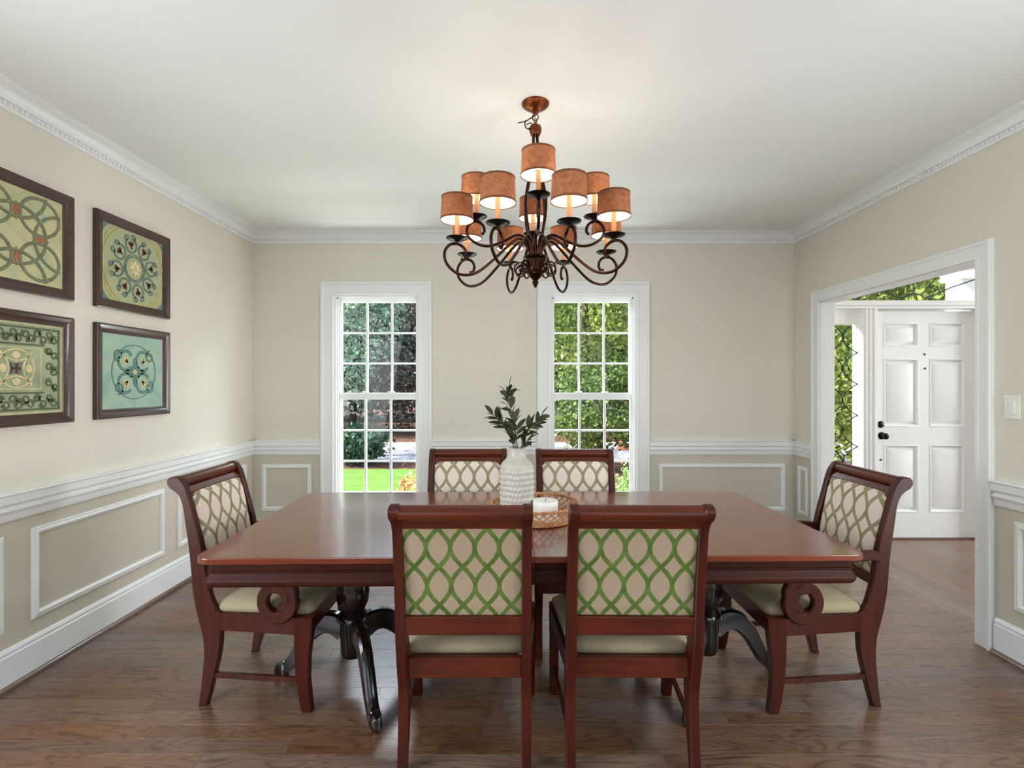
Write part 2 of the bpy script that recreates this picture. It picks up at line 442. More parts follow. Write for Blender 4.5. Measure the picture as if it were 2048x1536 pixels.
tc = [trim(run_left(CROWN, YB, YF), label='white crown moulding along the left wall'), trim(run_far(CROWN, XL, XR), label='white crown moulding along the far wall'), trim(run_right(CROWN, YB, YF), label='white crown moulding along the right wall')]
DS = .0262
for o, side in zip(tc, 'LFR'):
    m = MB()
    if side == 'F': a0, a1 = XL + .03, XR - .03
    else: a0, a1 = 1.6, YF - .03
    n = int((a1 - a0) / DS)
    for i in range(n):
        p = a0 + i * DS; q = p + .016
        if side == 'L': m.box(XL + .012, XL + .021, p, q, 2.611, 2.628)
        elif side == 'R': m.box(XR - .021, XR - .012, p, q, 2.611, 2.628)
        else: m.box(p, q, YF - .021, YF - .012, 2.611, 2.628)
    m.build('dentil_band', 'trim', o, kind='stuff')
CW = .112
cas = [(a - CW, b + CW) for a, b in WINS]
trim(run_left(RAIL, 1.32, YF), label='white chair rail along the left wall')
for a, b in ((XL, cas[0][0]), (cas[0][1], cas[1][0]), (cas[1][1], XR)): trim(run_far(RAIL, a, b), label='white chair rail piece on the far wall')
trim(run_right(RAIL, OPY1 + .085, YF), label='short white chair rail beside the foyer opening, far side')
trim(run_right(RAIL, 1.32, OPY0 - .10), label='white chair rail below the light switch')
trim(run_left(BASE, YB, YF), label='white baseboard of the left wall', base='baseboard_left')
trim(run_far(BASE, XL, XR), label='white baseboard of the far wall', base='baseboard_far')
trim(run_right(BASE, YB, OPY0 - .10), label='white baseboard of the right wall', base='baseboard_right')
trim(run_right(BASE, OPY1 + .085, YF), label='short white baseboard beside the foyer opening', base='baseboard_right')
trim(run_left(SHOE, YB, YF), 'shoe', 'brown shoe moulding at the foot of the left wall')
trim(run_far(SHOE, XL, XR), 'shoe', 'brown shoe moulding at the foot of the far wall')
trim(run_right(SHOE, YB, OPY0 - .10), 'shoe', 'brown shoe moulding at the foot of the right wall')

# --- dado panel mouldings (children of their walls)
PM = [(0, 0), (0, .008), (-.006, .014), (-.012, .012), (-.018, .017), (-.026, .017), (-.032, .010), (-.036, .008), (-.036, 0)]
def panel(wall, side, a0, a1, z0=.258, z1=.690):
    fn = {'L': lambda a, b, d: (XL + d, a, b), 'R': lambda a, b, d: (XR - d, a, b), 'F': lambda a, b, d: (a, YF - d, b)}[side]
    MB().frame(a0, a1, z0, z1, PM, fn).build('panel_moulding', 'trim', wall, smooth=28)
for a, b in ((1.36, 2.27), (2.405, 3.32), (3.45, 4.345)): panel(wall_left, 'L', a, b)
panel(wall_far, 'F', -2.185, -1.750, .262, .668); panel(wall_far, 'F', 1.282, 2.385, .262, .674); panel(wall_far, 'F', -.62, .14, .262, .670)
panel(wall_right, 'R', 4.245, 4.395, .258, .668)
for a, b in ((1.43, 2.50),): panel(wall_right, 'R', a, b, .262, .695)

# --- windows
def window(n, a, b, label):
    w = thing('window_%d' % n, label, None, ((a + b) / 2, YF, 0), kind='structure')
    hw = (b - a) / 2
    fn = lambda p, q, d: (p, -d, q)
    CP = [(0, 0), (0, .016), (.004, .020), (.018, .020), (.022, .016), (.085, .018), (.092, .026), (.108, .026), (.112, .022), (.112, 0)]
    MB().frame(-hw, hw, WZ0, WZ1, CP, fn, (0, 1, 1, 1)).build('casing', 'trim', w, 28)
    MB().cbox(-hw - .13, hw + .13, -.055, .06, WZ0 - .022, WZ0 + .004, .004).build('stool', 'trim', w)
    MB().cbox(-hw - .112, hw + .112, -.02, 0, WZ0 - .11, WZ0 - .022, .003).build('apron', 'trim', w)
    j = MB(); jd = .19
    for sx in (-1, 1):
        x0, x1 = sorted((sx * hw, sx * (hw - .018))); j.box(x0, x1, 0, jd, WZ0, WZ1)
        x0, x1 = sorted((sx * (hw - .018), sx * (hw - .030))); j.box(x0, x1, .028, .042, WZ0, WZ1 - .018)
    j.box(-hw + .018, hw - .018, 0, jd, WZ1 - .018, WZ1); j.box(-hw + .018, hw - .018, .028, .042, WZ1 - .030, WZ1 - .018)
    j.box(-hw + .018, hw - .018, .0, jd, WZ0, WZ0 + .012)
    j.build('jamb', 'trim', w)
    gw = .334                       # half width of the glazed area
    def sash(name, y0, y1, z0, z1, g0, g1):
        fw = hw - .020
        s = MB()
        s.cbox(-fw, -gw, y0, y1, z0, z1, .002); s.cbox(gw, fw, y0, y1, z0, z1, .002)
        s.cbox(-gw, gw, y0, y1, z0, g0, .002); s.cbox(-gw, gw, y0, y1, g1, z1, .002)
        so = s.build(name, 'trim', w)
        rows, cols = 3, 3; mw = .0095; ym = (y0 + y1) / 2
        pw, ph = 2 * gw / cols, (g1 - g0) / rows
        for i in (1, 2):
            xx = -gw + i * pw
            MB().cbox(xx - mw, xx + mw, y0 + .004, y1 - .004, g0, g1, .003).build('muntin', 'trim', so)
            zz = g0 + i * ph
            MB().cbox(-gw, gw, y0 + .005, y1 - .005, zz - mw * .8, zz + mw * .8, .003).build('muntin', 'trim', so)
        gm = MB().box(-pw / 2 + mw * .6, pw / 2 - mw * .6, -.002, .002, -ph / 2 + mw * .6, ph / 2 - mw * .6).mesh('pane'); gm.materials.append(M['glass'])
        for r in range(rows):
            for c in range(cols): link('pane', gm, so, (-gw + (c + .5) * pw, ym, g0 + (r + .5) * ph))
        return so
    sash('upper_sash', .095, .130, 1.235, WZ1 - .02, 1.282, 2.098)
    sash('lower_sash', .048, .085, WZ0 + .014, 1.292, .415, 1.232)
    for sx in (-.115, .115):
        MB().cbox(sx - .028, sx + .028, .055, .09, 1.292, 1.304, .003).build('sash_lock', 'trim', w)
    return w
window(1, *WINS[0], 'white double-hung window with a view of lawn and road, left of the centre')
window(2, *WINS[1], 'white double-hung window with a view of yellow-green trees, right of the centre')

# --- cased opening to the foyer
fnR = lambda p, q, d: (XR - d, p, q)
CPo = [(-.004, 0), (-.004, .016), (0, .020), (.016, .020), (.020, .016), (.062, .019), (.070, .026), (.084, .026), (.088, .021), (.088, 0)]
t = trim(MB().frame(OPY0, OPY1, -.001, OPZ, CPo, fnR, (0, 1, 1, 1)), label='white casing round the opening to the foyer')
# the four mitred sides: bottom is omitted
j = MB(); j.box(XR, XR + WT, OPY0, OPY0 + .004, 0, OPZ); j.box(XR, XR + WT, OPY1 - .012, OPY1, 0, OPZ); j.box(XR, XR + WT, OPY0, OPY1, OPZ - .012, OPZ)
trim(j, label='white jamb lining of the opening to the foyer', smooth=None)

# --- front door, sidelight, transom
YD = YF + .06
DX0, DX1, DZ1 = 3.198, 4.110, 2.016
fr = MB()
fr.box(2.72, 2.80, YF - .01, YF + .14, 0, 2.46); fr.box(3.070, DX0 - .006, YF - .01, YF + .14, 0, 2.03)
fr.box(DX1 + .006, 4.25, YF - .01, YF + .14, 0, 2.03); fr.box(4.54, 4.62, YF - .01, YF + .14, 0, 2.46)
fr.box(2.80, 4.54, YF - .01, YF + .14, 2.03, 2.10); fr.box(2.80, 4.54, YF - .01, YF + .14, 2.40, 2.46)
fr.box(2.80, 3.07, YF + .03, YF + .12, 1.895, 2.03); fr.box(2.80, 3.07, YF + .03, YF + .12, 0, .30)
fr.box(4.25, 4.54, YF + .03, YF + .12, 1.895, 2.03); fr.box(4.25, 4.54, YF + .03, YF + .12, 0, .30)
for xx in (3.085, 3.120, 3.160): fr.cbox(xx, xx + .016, YF - .018, YF - .010, 0, 2.03, .003)
fr.cbox(2.74, 4.62, YF - .040, YF - .010, 2.052, 2.082, .008); fr.cbox(2.74, 4.62, YF - .026, YF - .010, 2.028, 2.052, .004)
trim(fr, label='white frame of the front door with sidelights and transom', smooth=None)
d1 = thing('door_1', 'white six-panel front door with dark knob, in the foyer', None, ((DX0 + DX1) / 2, YD, 0), kind='structure')
dw = (DX1 - DX0) / 2
slab = MB(); cols = [(-.358, -.048), (.048, .358)]; rows = [(.232, .830), (.990, 1.594), (1.700, 1.914)]
xs = sorted({-dw, dw, *[c for p in cols for c in p]}); zs = sorted({.012, DZ1, *[c for p in rows for c in p]})
for i in range(len(xs) - 1):
    for k in range(len(zs) - 1):
        cx, cz = (xs[i] + xs[i + 1]) / 2, (zs[k] + zs[k + 1]) / 2
        if any(a < cx < b for a, b in cols) and any(a < cz < b for a, b in rows): slab.box(xs[i], xs[i + 1], .016, .044, zs[k], zs[k + 1])
        else: slab.box(xs[i], xs[i + 1], 0, .044, zs[k], zs[k + 1])
slab.build('door_slab', 'door', d1)
for a, b in cols:
    for c, d in rows:
        p = MB(); fnd = lambda q, r, dd: (q, dd, r)
        p.frame(a, b, c, d, [(0, -.002), (-.008, -.004), (-.016, .004), (-.020, .013), (-.020, .018), (0, .018)], fnd)
        p.loft([[(a + i, e, c + i), (b - i, e, c + i), (b - i, e, d - i), (a + i, e, d - i)] for i, e in ((.034, .017), (.034, .013), (.060, .004))])
        p.build('door_panel', 'door', d1, smooth=20)
def ylathe(prof, n=16):
    m = MB(); m.loft([[(r * cos(2 * pi * k / n), yy, r * sin(2 * pi * k / n)) for k in range(n)] for r, yy in prof]); return m
ylathe([(.030, 0), (.030, -.006), (.026, -.010), (.014, -.014), (.012, -.018), (.006, -.020)]).build('deadbolt', 'black', d1, 40, ).location = (-.388, 0, 1.012)
ylathe([(.032, 0), (.032, -.006), (.014, -.010), (.012, -.030), (.022, -.036), (.029, -.048), (.027, -.060), (.012, -.066)]).build('knob', 'black', d1, 40).location = (-.380, 0, .912)
for px, pz, r in ((.002, 1.632, .009), (.006, 1.508, .009), (-.386, .698, .009)):
    ylathe([(r, 0), (r, -.003), (r * .5, -.005)], 10).build('peephole' if pz > 1.6 else 'bolt_cap', 'black', d1, 40).location = (px, 0, pz)
for pz in (1.80, 1.07, .33):
    MB().cbox(dw - .004, dw + .008, -.010, .002, pz - .045, pz + .045, .002).build('hinge', 'hinge', d1)
MB().box(-dw, dw, -.03, .06, 0, .012).build('threshold', 'shoe', d1)
MB().cbox(-dw - .03, -dw + .045, -.052, -.038, 1.905, 2.00, .004).build('alarm_contact', 'plastic', d1)

def lead(px_pts, y, parent, name='lead_came', r=.0045):
    MB().tube(px_pts, r, 6).build(name, 'came', parent, 40)
w3 = thing('window_3', 'narrow leaded-glass sidelight left of the front door', None, (0, YF + .075, 0), kind='structure')
MB().box(2.80, 3.07, -.003, .003, .30, 1.895).build('pane', 'glass', w3)
per = .278; ztop = 1.895 - .0; cxs, hws = 2.935, .133
for k in range(6):
    z1 = ztop + .03 - k * per
    for sx in (-1, 1):
        pts = []
        for i in range(15):
            tt = i / 14; z = z1 - tt * per
            if .30 < z < 1.895: pts.append((cxs + sx * max(.004, hws * (1 - sin(pi * tt) ** .85)), -.006, z))
        if len(pts) > 2: lead(pts, 0, w3)
w4 = thing('window_4', 'leaded-glass transom above the front door', None, (0, YF + .075, 0), kind='structure')
MB().box(2.80, 4.54, -.003, .003, 2.10, 2.40).build('pane', 'glass', w4)
def tp(px, py): return ((px - 1024) / 1020 * (YF + .07), -.006, CAMZ + (768 - py) / 1020 * (YF + .07))
for pl in ([(1790, 612), (1803, 597), (1812, 591), (1828, 587)], [(1803, 597), (1768, 583), (1745, 560)], [(1827, 587), (1827, 560), (1824, 535)],
           [(1828, 587), (1842, 590), (1872, 556), (1890, 530)], [(1842, 590), (1850, 597), (1902, 575), (1947, 560), (1990, 540)],
           [(1768, 583), (1730, 590), (1700, 604)]):
    lead([tp(*p) for p in pl], 0, w4, r=.0055)

# --- light switch on the right wall
sw = thing('light_switch', 'white rocker light switch with dimmer slide beside the foyer opening', 'switch', (XR, 2.515, 1.255))
MB().cbox(-.006, 0, -.040, .040, -.059, .059, .002).build('cover_plate', 'plastic', sw)
MB().cbox(-.011, -.005, -.018, .014, -.033, .033, .002).build('rocker', 'plastic', sw)
MB().cbox(-.013, -.005, .019, .025, -.020, .026, .001).build('dimmer_slide', 'plastic', sw)
for zz in (-.048, .048): MB().cbox(-.0075, -.005, -.003, .003, zz - .003, zz + .003, .0008).build('screw', 'plastic', sw)

# ================================================================== TABLE
TX, TY, TR = .070, 2.345, radians(1.0)
TL, TD, TH = 2.40, 1.09, .76
tab = thing('dining_table', 'long cherry-red double-pedestal dining table in the middle of the room', 'table', (TX, TY, 0), TR)
def half_outline(sx, inset, r=.055, n=14, gap=.0010):
    hx, hy = TL / 2 - inset, TD / 2 - inset; r = max(.01, r - inset)
    pts = [(gap, -hy)]
    for cx, cy, a0 in ((hx - r, -hy + r, -pi / 2), (hx - r, hy - r, 0)):
        for i in range(n + 1):
            a = a0 + pi / 2 * i / n; pts.append((cx + r * cos(a), cy + r * sin(a)))
    pts.append((gap, hy))
    return [(sx * x, y) for x, y in pts]
TOPP = [(.010, .735), (.003, .7365), (0, .740), (0, .7565), (.0008, .7588), (.003, .760)]
APR = [(.034, .736), (.034, .706), (.029, .703), (.029, .698), (.035, .694), (.033, .687), (.024, .678), (.019, .668), (.020, .658), (.026, .652), (.028, .648), (.055, .648), (.055, .736)]
for sx in (-1, 1):
    MB().loft([[(x, y, z) for x, y in half_outline(sx, i)] for i, z in TOPP]).build('tabletop_half', 'table', tab)
    m = MB(); rings = [[(x, y, z) for x, y in half_outline(sx, i)] for i, z in APR]
    m.loft(rings + [rings[0]], False, False); m.build('apron_half', 'tabled', tab, 30)
    MB().box(min(sx * .3, sx * 1.08), max(sx * .3, sx * 1.08), -.40, .40, .69, .734).build('underframe', 'blackw', tab)
ped = [(.10, .69), (.10, .66), (.07, .65), (.055, .60), (.05, .55), (.062, .50), (.070, .46), (.074, .42), (.070, .375), (.055, .345), (.050, .338), (.056, .330), (.066, .318), (.074, .306), (.074, .296), (.058, .290), (.056, .20), (.054, .145), (.046, .128), (.02, .125)]
legmb = MB()
LP = spline([(.045, .245, .055, .028), (.10, .268, .050, .027), (.16, .258, .045, .026), (.22, .205, .038, .025), (.265, .135, .032, .024), (.30, .075, .029, .023), (.335, .042, .028, .022), (.365, .032, .026, .022)], 5)
rings = []
for i, p in enumerate(LP):
    a, b = LP[max(0, i - 1)], LP[min(len(LP) - 1, i + 1)]; tx, tz = b[0] - a[0], b[1] - a[1]; L = sqrt(tx * tx + tz * tz); nx, nz = -tz / L, tx / L
    r, z, w, t_ = p
    rings.append([(r + nx * w * c, sg * t_ * k, max(.003, z + nz * w * c)) for c, sg, k in ((1, -1, .55), (.8, -1, 1), (-.8, -1, 1), (-1, -1, .55), (-1, 1, .55), (-.8, 1, 1), (.8, 1, 1), (1, 1, .55))])
legmb.loft(rings); legmesh = legmb.mesh('pedestal_leg', 35); legmesh.materials.append(M['blackw'])
cap = MB().loft([[(x, yy * s, zz) for yy, zz in ((-.020, .002), (.020, .002), (.024, .02), (.024, .05), (.014, .062 - e), (-.014, .062 - e), (-.024, .05), (-.024, .02))] for x, s, e in ((.338, .95, -.012), (.345, 1.06, -.008), (.352, 1.06, -.004), (.357, .95, 0))])
capmesh = cap.mesh('toe_cap', 35); capmesh.materials.append(M['capm'])
toe = MB().loft([[(x, yy * s, .002 + zz * s) for yy, zz in ((-.018, 0), (.018, 0), (.025, .022), (.022, .048), (.010, .058), (-.010, .058), (-.022, .048), (-.025, .022))] for x, s in ((.34, 1), (.368, 1.0), (.388, .82), (.398, .45))])
toemesh = toe.mesh('toe', 35); toemesh.materials.append(M['blackw'])
for px, dirs in ((-.80, (168, -60, 30)), (.83, (12, -122, 155))):
    po = MB().lathe([(r, z) for r, z in ped], 28).build('pedestal', 'blackw', tab, 35); po.location = (px, .01, 0)
    for a in dirs:
        lo = link('pedestal_leg', legmesh, po, (0, 0, 0), (0, 0, radians(a)))
        # toe and its pewter band belong to the leg: keep them as siblings at the third level
        link('toe', toemesh, po, (0, 0, 0), (0, 0, radians(a))); link('toe_cap', capmesh, po, (0, 0, 0), (0, 0, radians(a)))

# ================================================================== CHAIRS
OUT = [(0, 0), (.008, .054), (.017, .137), (.022, .22), (.017, .295), (-.006, .386), (-.025, .486), (-.034, .593), (-.044, .685), (-.056, .768), (-.068, .851), (-.084, .893), (-.104, .913), (-.124, .926), (-.135, .946), (-.131, .964), (-.116, .973), (-.096, .974), (-.078, .966)]
INN = [(-.058, .935), (-.040, .880), (-.024, .818), (.000, .730), (.016, .66), (.026, .59), (.037, .52), (.056, .45), (.078, .405), (.094, .393), (.095, .32), (.091, .237), (.075, .154), (.046, .037), (.033, 0)]
def inset_poly(poly, c):
    n = len(poly); out = []
    area = sum(poly[i][0] * poly[(i + 1) % n][1] - poly[(i + 1) % n][0] * poly[i][1] for i in range(n))
    sg = 1 if area > 0 else -1
    for i in range(n):
        a, b = poly[i - 1], poly[(i + 1) % n]; tx, ty = b[0] - a[0], b[1] - a[1]; L = sqrt(tx * tx + ty * ty) or 1
        out.append((poly[i][0] - sg * ty / L * c, poly[i][1] + sg * tx / L * c))
    return out
def slab_x(mb, poly, x0, x1, c=.004):
    pi_ = inset_poly(poly, c)
    return mb.loft([[(x0, *p) for p in pi_], [(x0 + c, *p) for p in poly], [(x1 - c, *p) for p in poly], [(x1, *p) for p in pi_]])
def post_poly():
    o = spline(OUT, 3); i = spline(INN, 3); return o + i
def yat(lst, z):
    l = sorted(lst, key=lambda p: p[1])
    for a, b in zip(l, l[1:]):
        if a[1] <= z <= b[1]: return a[0] + (b[0] - a[0]) * (z - a[1]) / (b[1] - a[1] + 1e-9)
    return l[-1][0]
FLEG = [(.500, 0), (.494, .05), (.486, .137), (.490, .237), (.502, .33), (.503, .395), (.425, .395), (.425, .32), (.427, .22), (.433, .137), (.446, .05), (.458, 0)]
def make_chair(arm):
    t = thing('dining_chair', 'x', 'chair')
    hw = .236; fw = .282 if arm else .268; th = .034
    pm = slab_x(MB(), post_poly(), -th / 2, th / 2).mesh('post', 30); pm.materials.append(M['chairw'])
    fm = slab_x(MB(), FLEG[:6] + FLEG[6:], -.019, .019).mesh('front_leg', 30); fm.materials.append(M['chairw'])
    for s in (-1, 1):
        link('back_leg', pm, t, (s * (hw - th / 2), 0, 0)); link('front_leg', fm, t, (s * (fw - .019), 0, 0))
    ix = hw - th + .002
    # crest roll + band
    m = MB(); m.loft([[(x, -.104 + .029 * cos(a) * s, .944 + .027 * sin(a) * s) for a in [2 * pi * k / 20 for k in range(20)]] for x, s in ((-ix, 1), (ix, 1))])
    m.build('crest_roll', 'rail', t, 40)
    m = MB(); m.loft([[(-ix, y0, z), (ix, y0, z), (ix, y1, z), (-ix, y1, z)] for z, y0, y1 in ((.884, -.074, -.046), (.905, -.086, -.056), (.925, -.098, -.072))])
    m.build('crest_rail', 'rail', t)
    m = MB(); m.loft([[(-ix, y0, z), (ix, y0, z), (ix, y1, z), (-ix, y1, z)] for z, y0, y1 in ((.500, -.018, .010), (.503, -.021, .013), (.562, -.026, .006), (.565, -.023, .003))])
    m.build('lower_back_rail', 'rail', t)
    # upholstered back: rear panel and padded front
    def padgrid(front):
        m = MB(); nx, nz = 18, 16; z0, z1 = (.545, .916) if front else (.566, .884); rows = []
        for j in range(nz + 1):
            z = z0 + (z1 - z0) * j / nz; mid = (yat(OUT, z) + yat(INN, z)) / 2
            row = []
            for i in range(nx + 1):
                u = 2 * i / nx - 1; v = 2 * j / nz - 1
                e = (1 - abs(u) ** 6) * (1 - abs(v) ** 6)
                yy = mid + (.004 + .026 * e ** .6 if front else -.008 - .005 * e ** .5)
                row.append((u * ix, yy, z))
            rows.append(row)
        n = nx + 1; vs = [p for r in rows for p in r]
        m.add(vs, [(j * n + i, j * n + i + 1, (j + 1) * n + i + 1, (j + 1) * n + i) for j in range(nz) for i in range(nx)])
        # thickness skirt
        k = len(m.v); edge = [i for i in range(n)] + [j * n + nx for j in range(1, nz + 1)] + [nz * n + i for i in range(nx - 1, -1, -1)] + [j * n for j in range(nz - 1, 0, -1)]
        back = [(m.v[i][0], m.v[i][1] - (.004 if front else -.008), m.v[i][2]) for i in edge]
        m.v += back; ne = len(edge)
        for q in range(ne): m.f.append((edge[q], edge[(q + 1) % ne], k + (q + 1) % ne, k + q))
        return m
    padgrid(False).build('back_panel', 'latback', t, 60); padgrid(True).build('back_cushion', 'latfront', t, 60)
    # seat
    zr0, zr1 = .322, .394
    MB().cbox(-ix, ix, .030, .060, zr0, zr1, .004).build('rear_seat_rail', 'rail', t)
    MB().cbox(-fw + .03, fw - .03, .455, .492, zr0, zr1, .004).build('front_seat_rail', 'rail', t)
    for s in (-1, 1):
        a, b = s * (hw - .004), s * (fw - .003); tk = -s * .030
        MB().loft([[(q, yy, zr0), (q + tk, yy, zr0), (q + tk, yy, zr1), (q, yy, zr1)] for q, yy in ((a, .07), (b, .445))]).build('side_seat_rail', 'chairw', t)
        a, b = s * (hw - .012), s * (fw - .016)
        MB().loft([[(q - .007, yy, .118), (q + .007, yy, .118), (q + .007, yy, .140), (q - .007, yy, .140)] for q, yy in ((a, .055), (b, .450))]).build('stretcher', 'chairw', t)
    m = MB(); rings = []
    for inset, z in ((.020, .380), (.006, .398), (.004, .412), (.008, .426), (.026, .442), (.07, .453), (.14, .458)):
        y0, y1 = .060 + inset, .497 - inset; c = .02
        xb, xf = hw - .012 - inset, fw - (.034 if arm else .006) - inset
        rings.append([(-xb + c, y0, z), (xb - c, y0, z), (xb, y0 + c, z), (xf, y1 - c, z), (xf - c, y1, z), (-xf + c, y1, z), (-xf, y1 - c, z), (-xb, y0 + c, z)])
    m.loft(rings); m.build('seat_cushion', 'seatf', t, 50)
    if arm:
        path = [(.012, .640), (.06, .645), (.14, .638), (.22, .620), (.29, .600), (.35, .574), (.395, .543), (.418, .508)]
        cy, cz = .357, .458
        wd = [.020, .019, .018, .018, .019, .021, .022, .023]
        for k in range(0, 24):
            a = radians(22 - k * 20); r = .066 if k < 13 else .066 - .0042 * (k - 13)
            path.append((cy + r * cos(a), cz + r * sin(a))); wd.append(.023 if k < 13 else .023 - .0006 * (k - 13))
        pp = spline([(p[0], p[1], w) for p, w in zip(path, wd)], 3)
        m = MB(); rings = []
        for i, p in enumerate(pp):
            a, b = pp[max(0, i - 1)], pp[min(len(pp) - 1, i + 1)]; ty, tz = b[0] - a[0], b[1] - a[1]; L = sqrt(ty * ty + tz * tz) or 1; ny, nz = -tz / L, ty / L
            w = p[2]; c = .005
            rings.append([(xx, p[0] + ny * q, p[1] + nz * q) for xx, q in ((-.017, w - c), (-.012, w), (.012, w), (.017, w - c), (.017, -w + c), (.012, -w), (-.012, -w), (-.017, -w + c))])
        m.loft(rings); am = m.mesh('arm', 35); am.materials.append(M['chairw'])
        for s in (-1, 1): link('arm', am, t, (s * (fw - .052), 0, 0), (0, 0, -s * .10))
    return t
side = make_chair(False); armc = make_chair(True)
def place(o, x, y, rz, label, group):
    o.location = (x, y, 0); o.rotation_euler = (0, 0, rz); o['label'] = label; o['group'] = group
G1, G2 = 'armless dining chairs along the table sides', 'armchairs at the table ends'
place(side, -.168, 1.785, 0, 'armless cherry chair with green lattice back, nearest row, in front of the white vase', G1)
place(copy_tree(side), .427, 1.785, radians(-.8), 'armless cherry chair with green lattice back, nearest row, right of the vase', G1)
place(copy_tree(side), -.268, 3.035, pi, 'armless lattice chair across the table, behind and left of the vase', G1)
place(copy_tree(side), .382, 3.035, pi, 'armless lattice chair across the table, in front of the right window', G1)
place(armc, -1.335, 2.405, -pi / 2, 'scroll-arm cherry chair at the table end below the framed pictures', G2)
place(copy_tree(armc), 1.566, 2.395, pi / 2, 'scroll-arm cherry chair at the table end beside the foyer opening', G2)

# ================================================================== TABLE SETTING
KX, KY = .105, 2.325
tr = thing('rattan_tray', 'round woven rattan tray under the vase and candle', 'tray', (KX, KY, TH))
MB().lathe([(.02, .002), (.172, .002), (.174, .006), (.172, .010), (.02, .010)], 40).build('base', 'rattan', tr, 35)
def rope(R, z, r, n=120, k=38, amp=.003):
    m = MB()
    for ph in (0, pi):
        m.tube([((R + amp * cos(k * a + ph)) * cos(a), (R + amp * cos(k * a + ph)) * sin(a), z + amp * sin(k * a + ph)) for a in [2 * pi * i / (n * 2) for i in range(n * 2)]], r, 5, True)
    return m
rope(.198, .070, .0042).build('rim', 'rattan', tr, 60); rope(.176, .008, .004).build('foot_rim', 'rattan', tr, 60)
def strand_mesh(sgn):
    pts = []
    for i in range(9):
        u = i / 8; a = sgn * u * .42; R = .176 + .022 * u + .003 * sin(u * 3 * pi) * sgn
        pts.append((R * cos(a), R * sin(a), .008 + .062 * u))
    m = MB().tube(pts, .0026, 5); me = m.mesh('strand', 60); me.materials.append(M['rattan']); return me
sm = {1: strand_mesh(1), -1: strand_mesh(-1)}
for k in range(34):
    for s in (1, -1): link('strand', sm[s], tr, None, (0, 0, 2 * pi * (k + (.5 if s > 0 else 0)) / 34))
# vase
VX, VY = .022, 2.300
va = thing('vase', 'white ribbed ceramic bottle vase holding greenery on the rattan tray', 'vase', (VX, VY, TH + .0105))
m = MB(); NS = 120; rings = []
prof = []
for i in range(72):
    z = .004 + i * (.222 - .004) / 71; row = (z / .0245); ph = row % 1.0
    ridge = .0036 * (1 - abs(ph - .5) * 2) ** .6
    prof.append((.0735 + ridge, z, int(row), (1 if .25 < ph < .75 else .2)))
for r, z, k, am in prof:
    rings.append([((r + am * .0024 * cos(28 * a + (k % 2) * pi)) * cos(a), (r + am * .0024 * cos(28 * a + (k % 2) * pi)) * sin(a), z) for a in [2 * pi * j / NS for j in range(NS)]])
base_r = [[(r * cos(a), r * sin(a), z) for a in [2 * pi * j / NS for j in range(NS)]] for r, z in ((.05, 0), (.070, .001))]
m.loft(base_r + rings, True, False); m.f.append(tuple(range(NS))); m.build('body', 'ceramic', va, 50)
m = MB(); m.lathe(spline([(.0745, .222), (.074, .230), (.066, .246), (.050, .262), (.041, .276), (.0385, .292), (.039, .306), (.0405, .312), (.038, .313), (.034, .306), (.033, .28), (.033, .25)], 4), 48, caps=False)
m.build('neck', 'ceramic', va, 50)
# candle
cd = thing('pillar_candle', 'wide white pillar candle beside the vase on the tray', 'candle', (.148, 2.265, TH + .0105))
MB().lathe([(.055, 0), (.0565, .004), (.0565, .078), (.054, .084), (.050, .083), (.020, .080), (.004, .0795)], 40).build('wax_body', 'wax', cd, 40)
MB().tube([(0, 0, .078), (.001, .001, .086), (.004, .001, .093)], .0014, 6).build('wick', 'wick', cd)
# greenery
def leaf_mesh_big(L, wd):
    m = MB(); n = 7; L_, R_, C_ = [], [], []
    for i in range(n):
        u = i / (n - 1); w = wd * (sin(pi * min(1, u * .97 + .03)) ** .75); z = .10 * L * sin(pi * u * .9)
        C_.append((u * L, 0, z - .25 * w)); L_.append((u * L, w, z)); R_.append((u * L, -w, z))
    m.add(L_ + C_ + R_, [(i, i + 1, n + i + 1, n + i) for i in range(n - 1)] + [(n + i, n + i + 1, 2 * n + i + 1, 2 * n + i) for i in range(n - 1)])
    me = m.mesh('leaf', 60); me.materials.append(M['leaf']); return me
leafs = [leaf_mesh_big(.058, .0120), leaf_mesh_big(.048, .0105), leaf_mesh_big(.068, .0115)]
def vp(px, py, Y): return Vector(((px - 1024) / 1020 * Y, Y, CAMZ + (768 - py) / 1020 * Y))
lr = random.Random(5)
def sprig(label, pts, nl, start=.12):
    base = vp(*pts[0]); t = thing('olive_sprig', label, 'greenery', base, group='olive sprigs in the vase')
    sp = [Vector(p) - base for p in spline([tuple(vp(*p)) for p in pts], 8)]
    N = len(sp); MB().tube(sp, [.0026 - .0016 * i / (N - 1) for i in range(N)], 6).build('stem', 'stem', t, 60)
    for k in range(nl):
        u = start + (1 - start) * (k + lr.random() * .5) / nl; i = min(N - 2, int(u * (N - 1)))
        p = sp[i]; tg = (sp[i + 1] - sp[i]).normalized()
        rnd = Vector((lr.uniform(-1, 1), lr.uniform(-.7, .7), lr.uniform(-.4, .7)))
        sd = (rnd - tg * rnd.dot(tg)).normalized() * (1 if k % 2 else -1)
        d = (tg * lr.uniform(.35, .9) + sd * lr.uniform(.6, 1)).normalized()
        if k == nl - 1: p = sp[-1]; d = tg
        q = d.to_track_quat('X', 'Z').to_matrix().to_4x4() @ Matrix.Rotation(lr.uniform(-1, 1), 4, 'X')
        o = link('leaf', leafs[lr.randrange(3)], t); o.matrix_local = Matrix.Translation(p) @ q
Y0 = VY
sprig('tall olive sprig standing highest in the vase', [(1036, 905, Y0), (1031, 865, Y0), (1024, 825, Y0 + .01), (1014, 795, Y0 + .02), (1018, 777, Y0 + .02)], 22, .3)
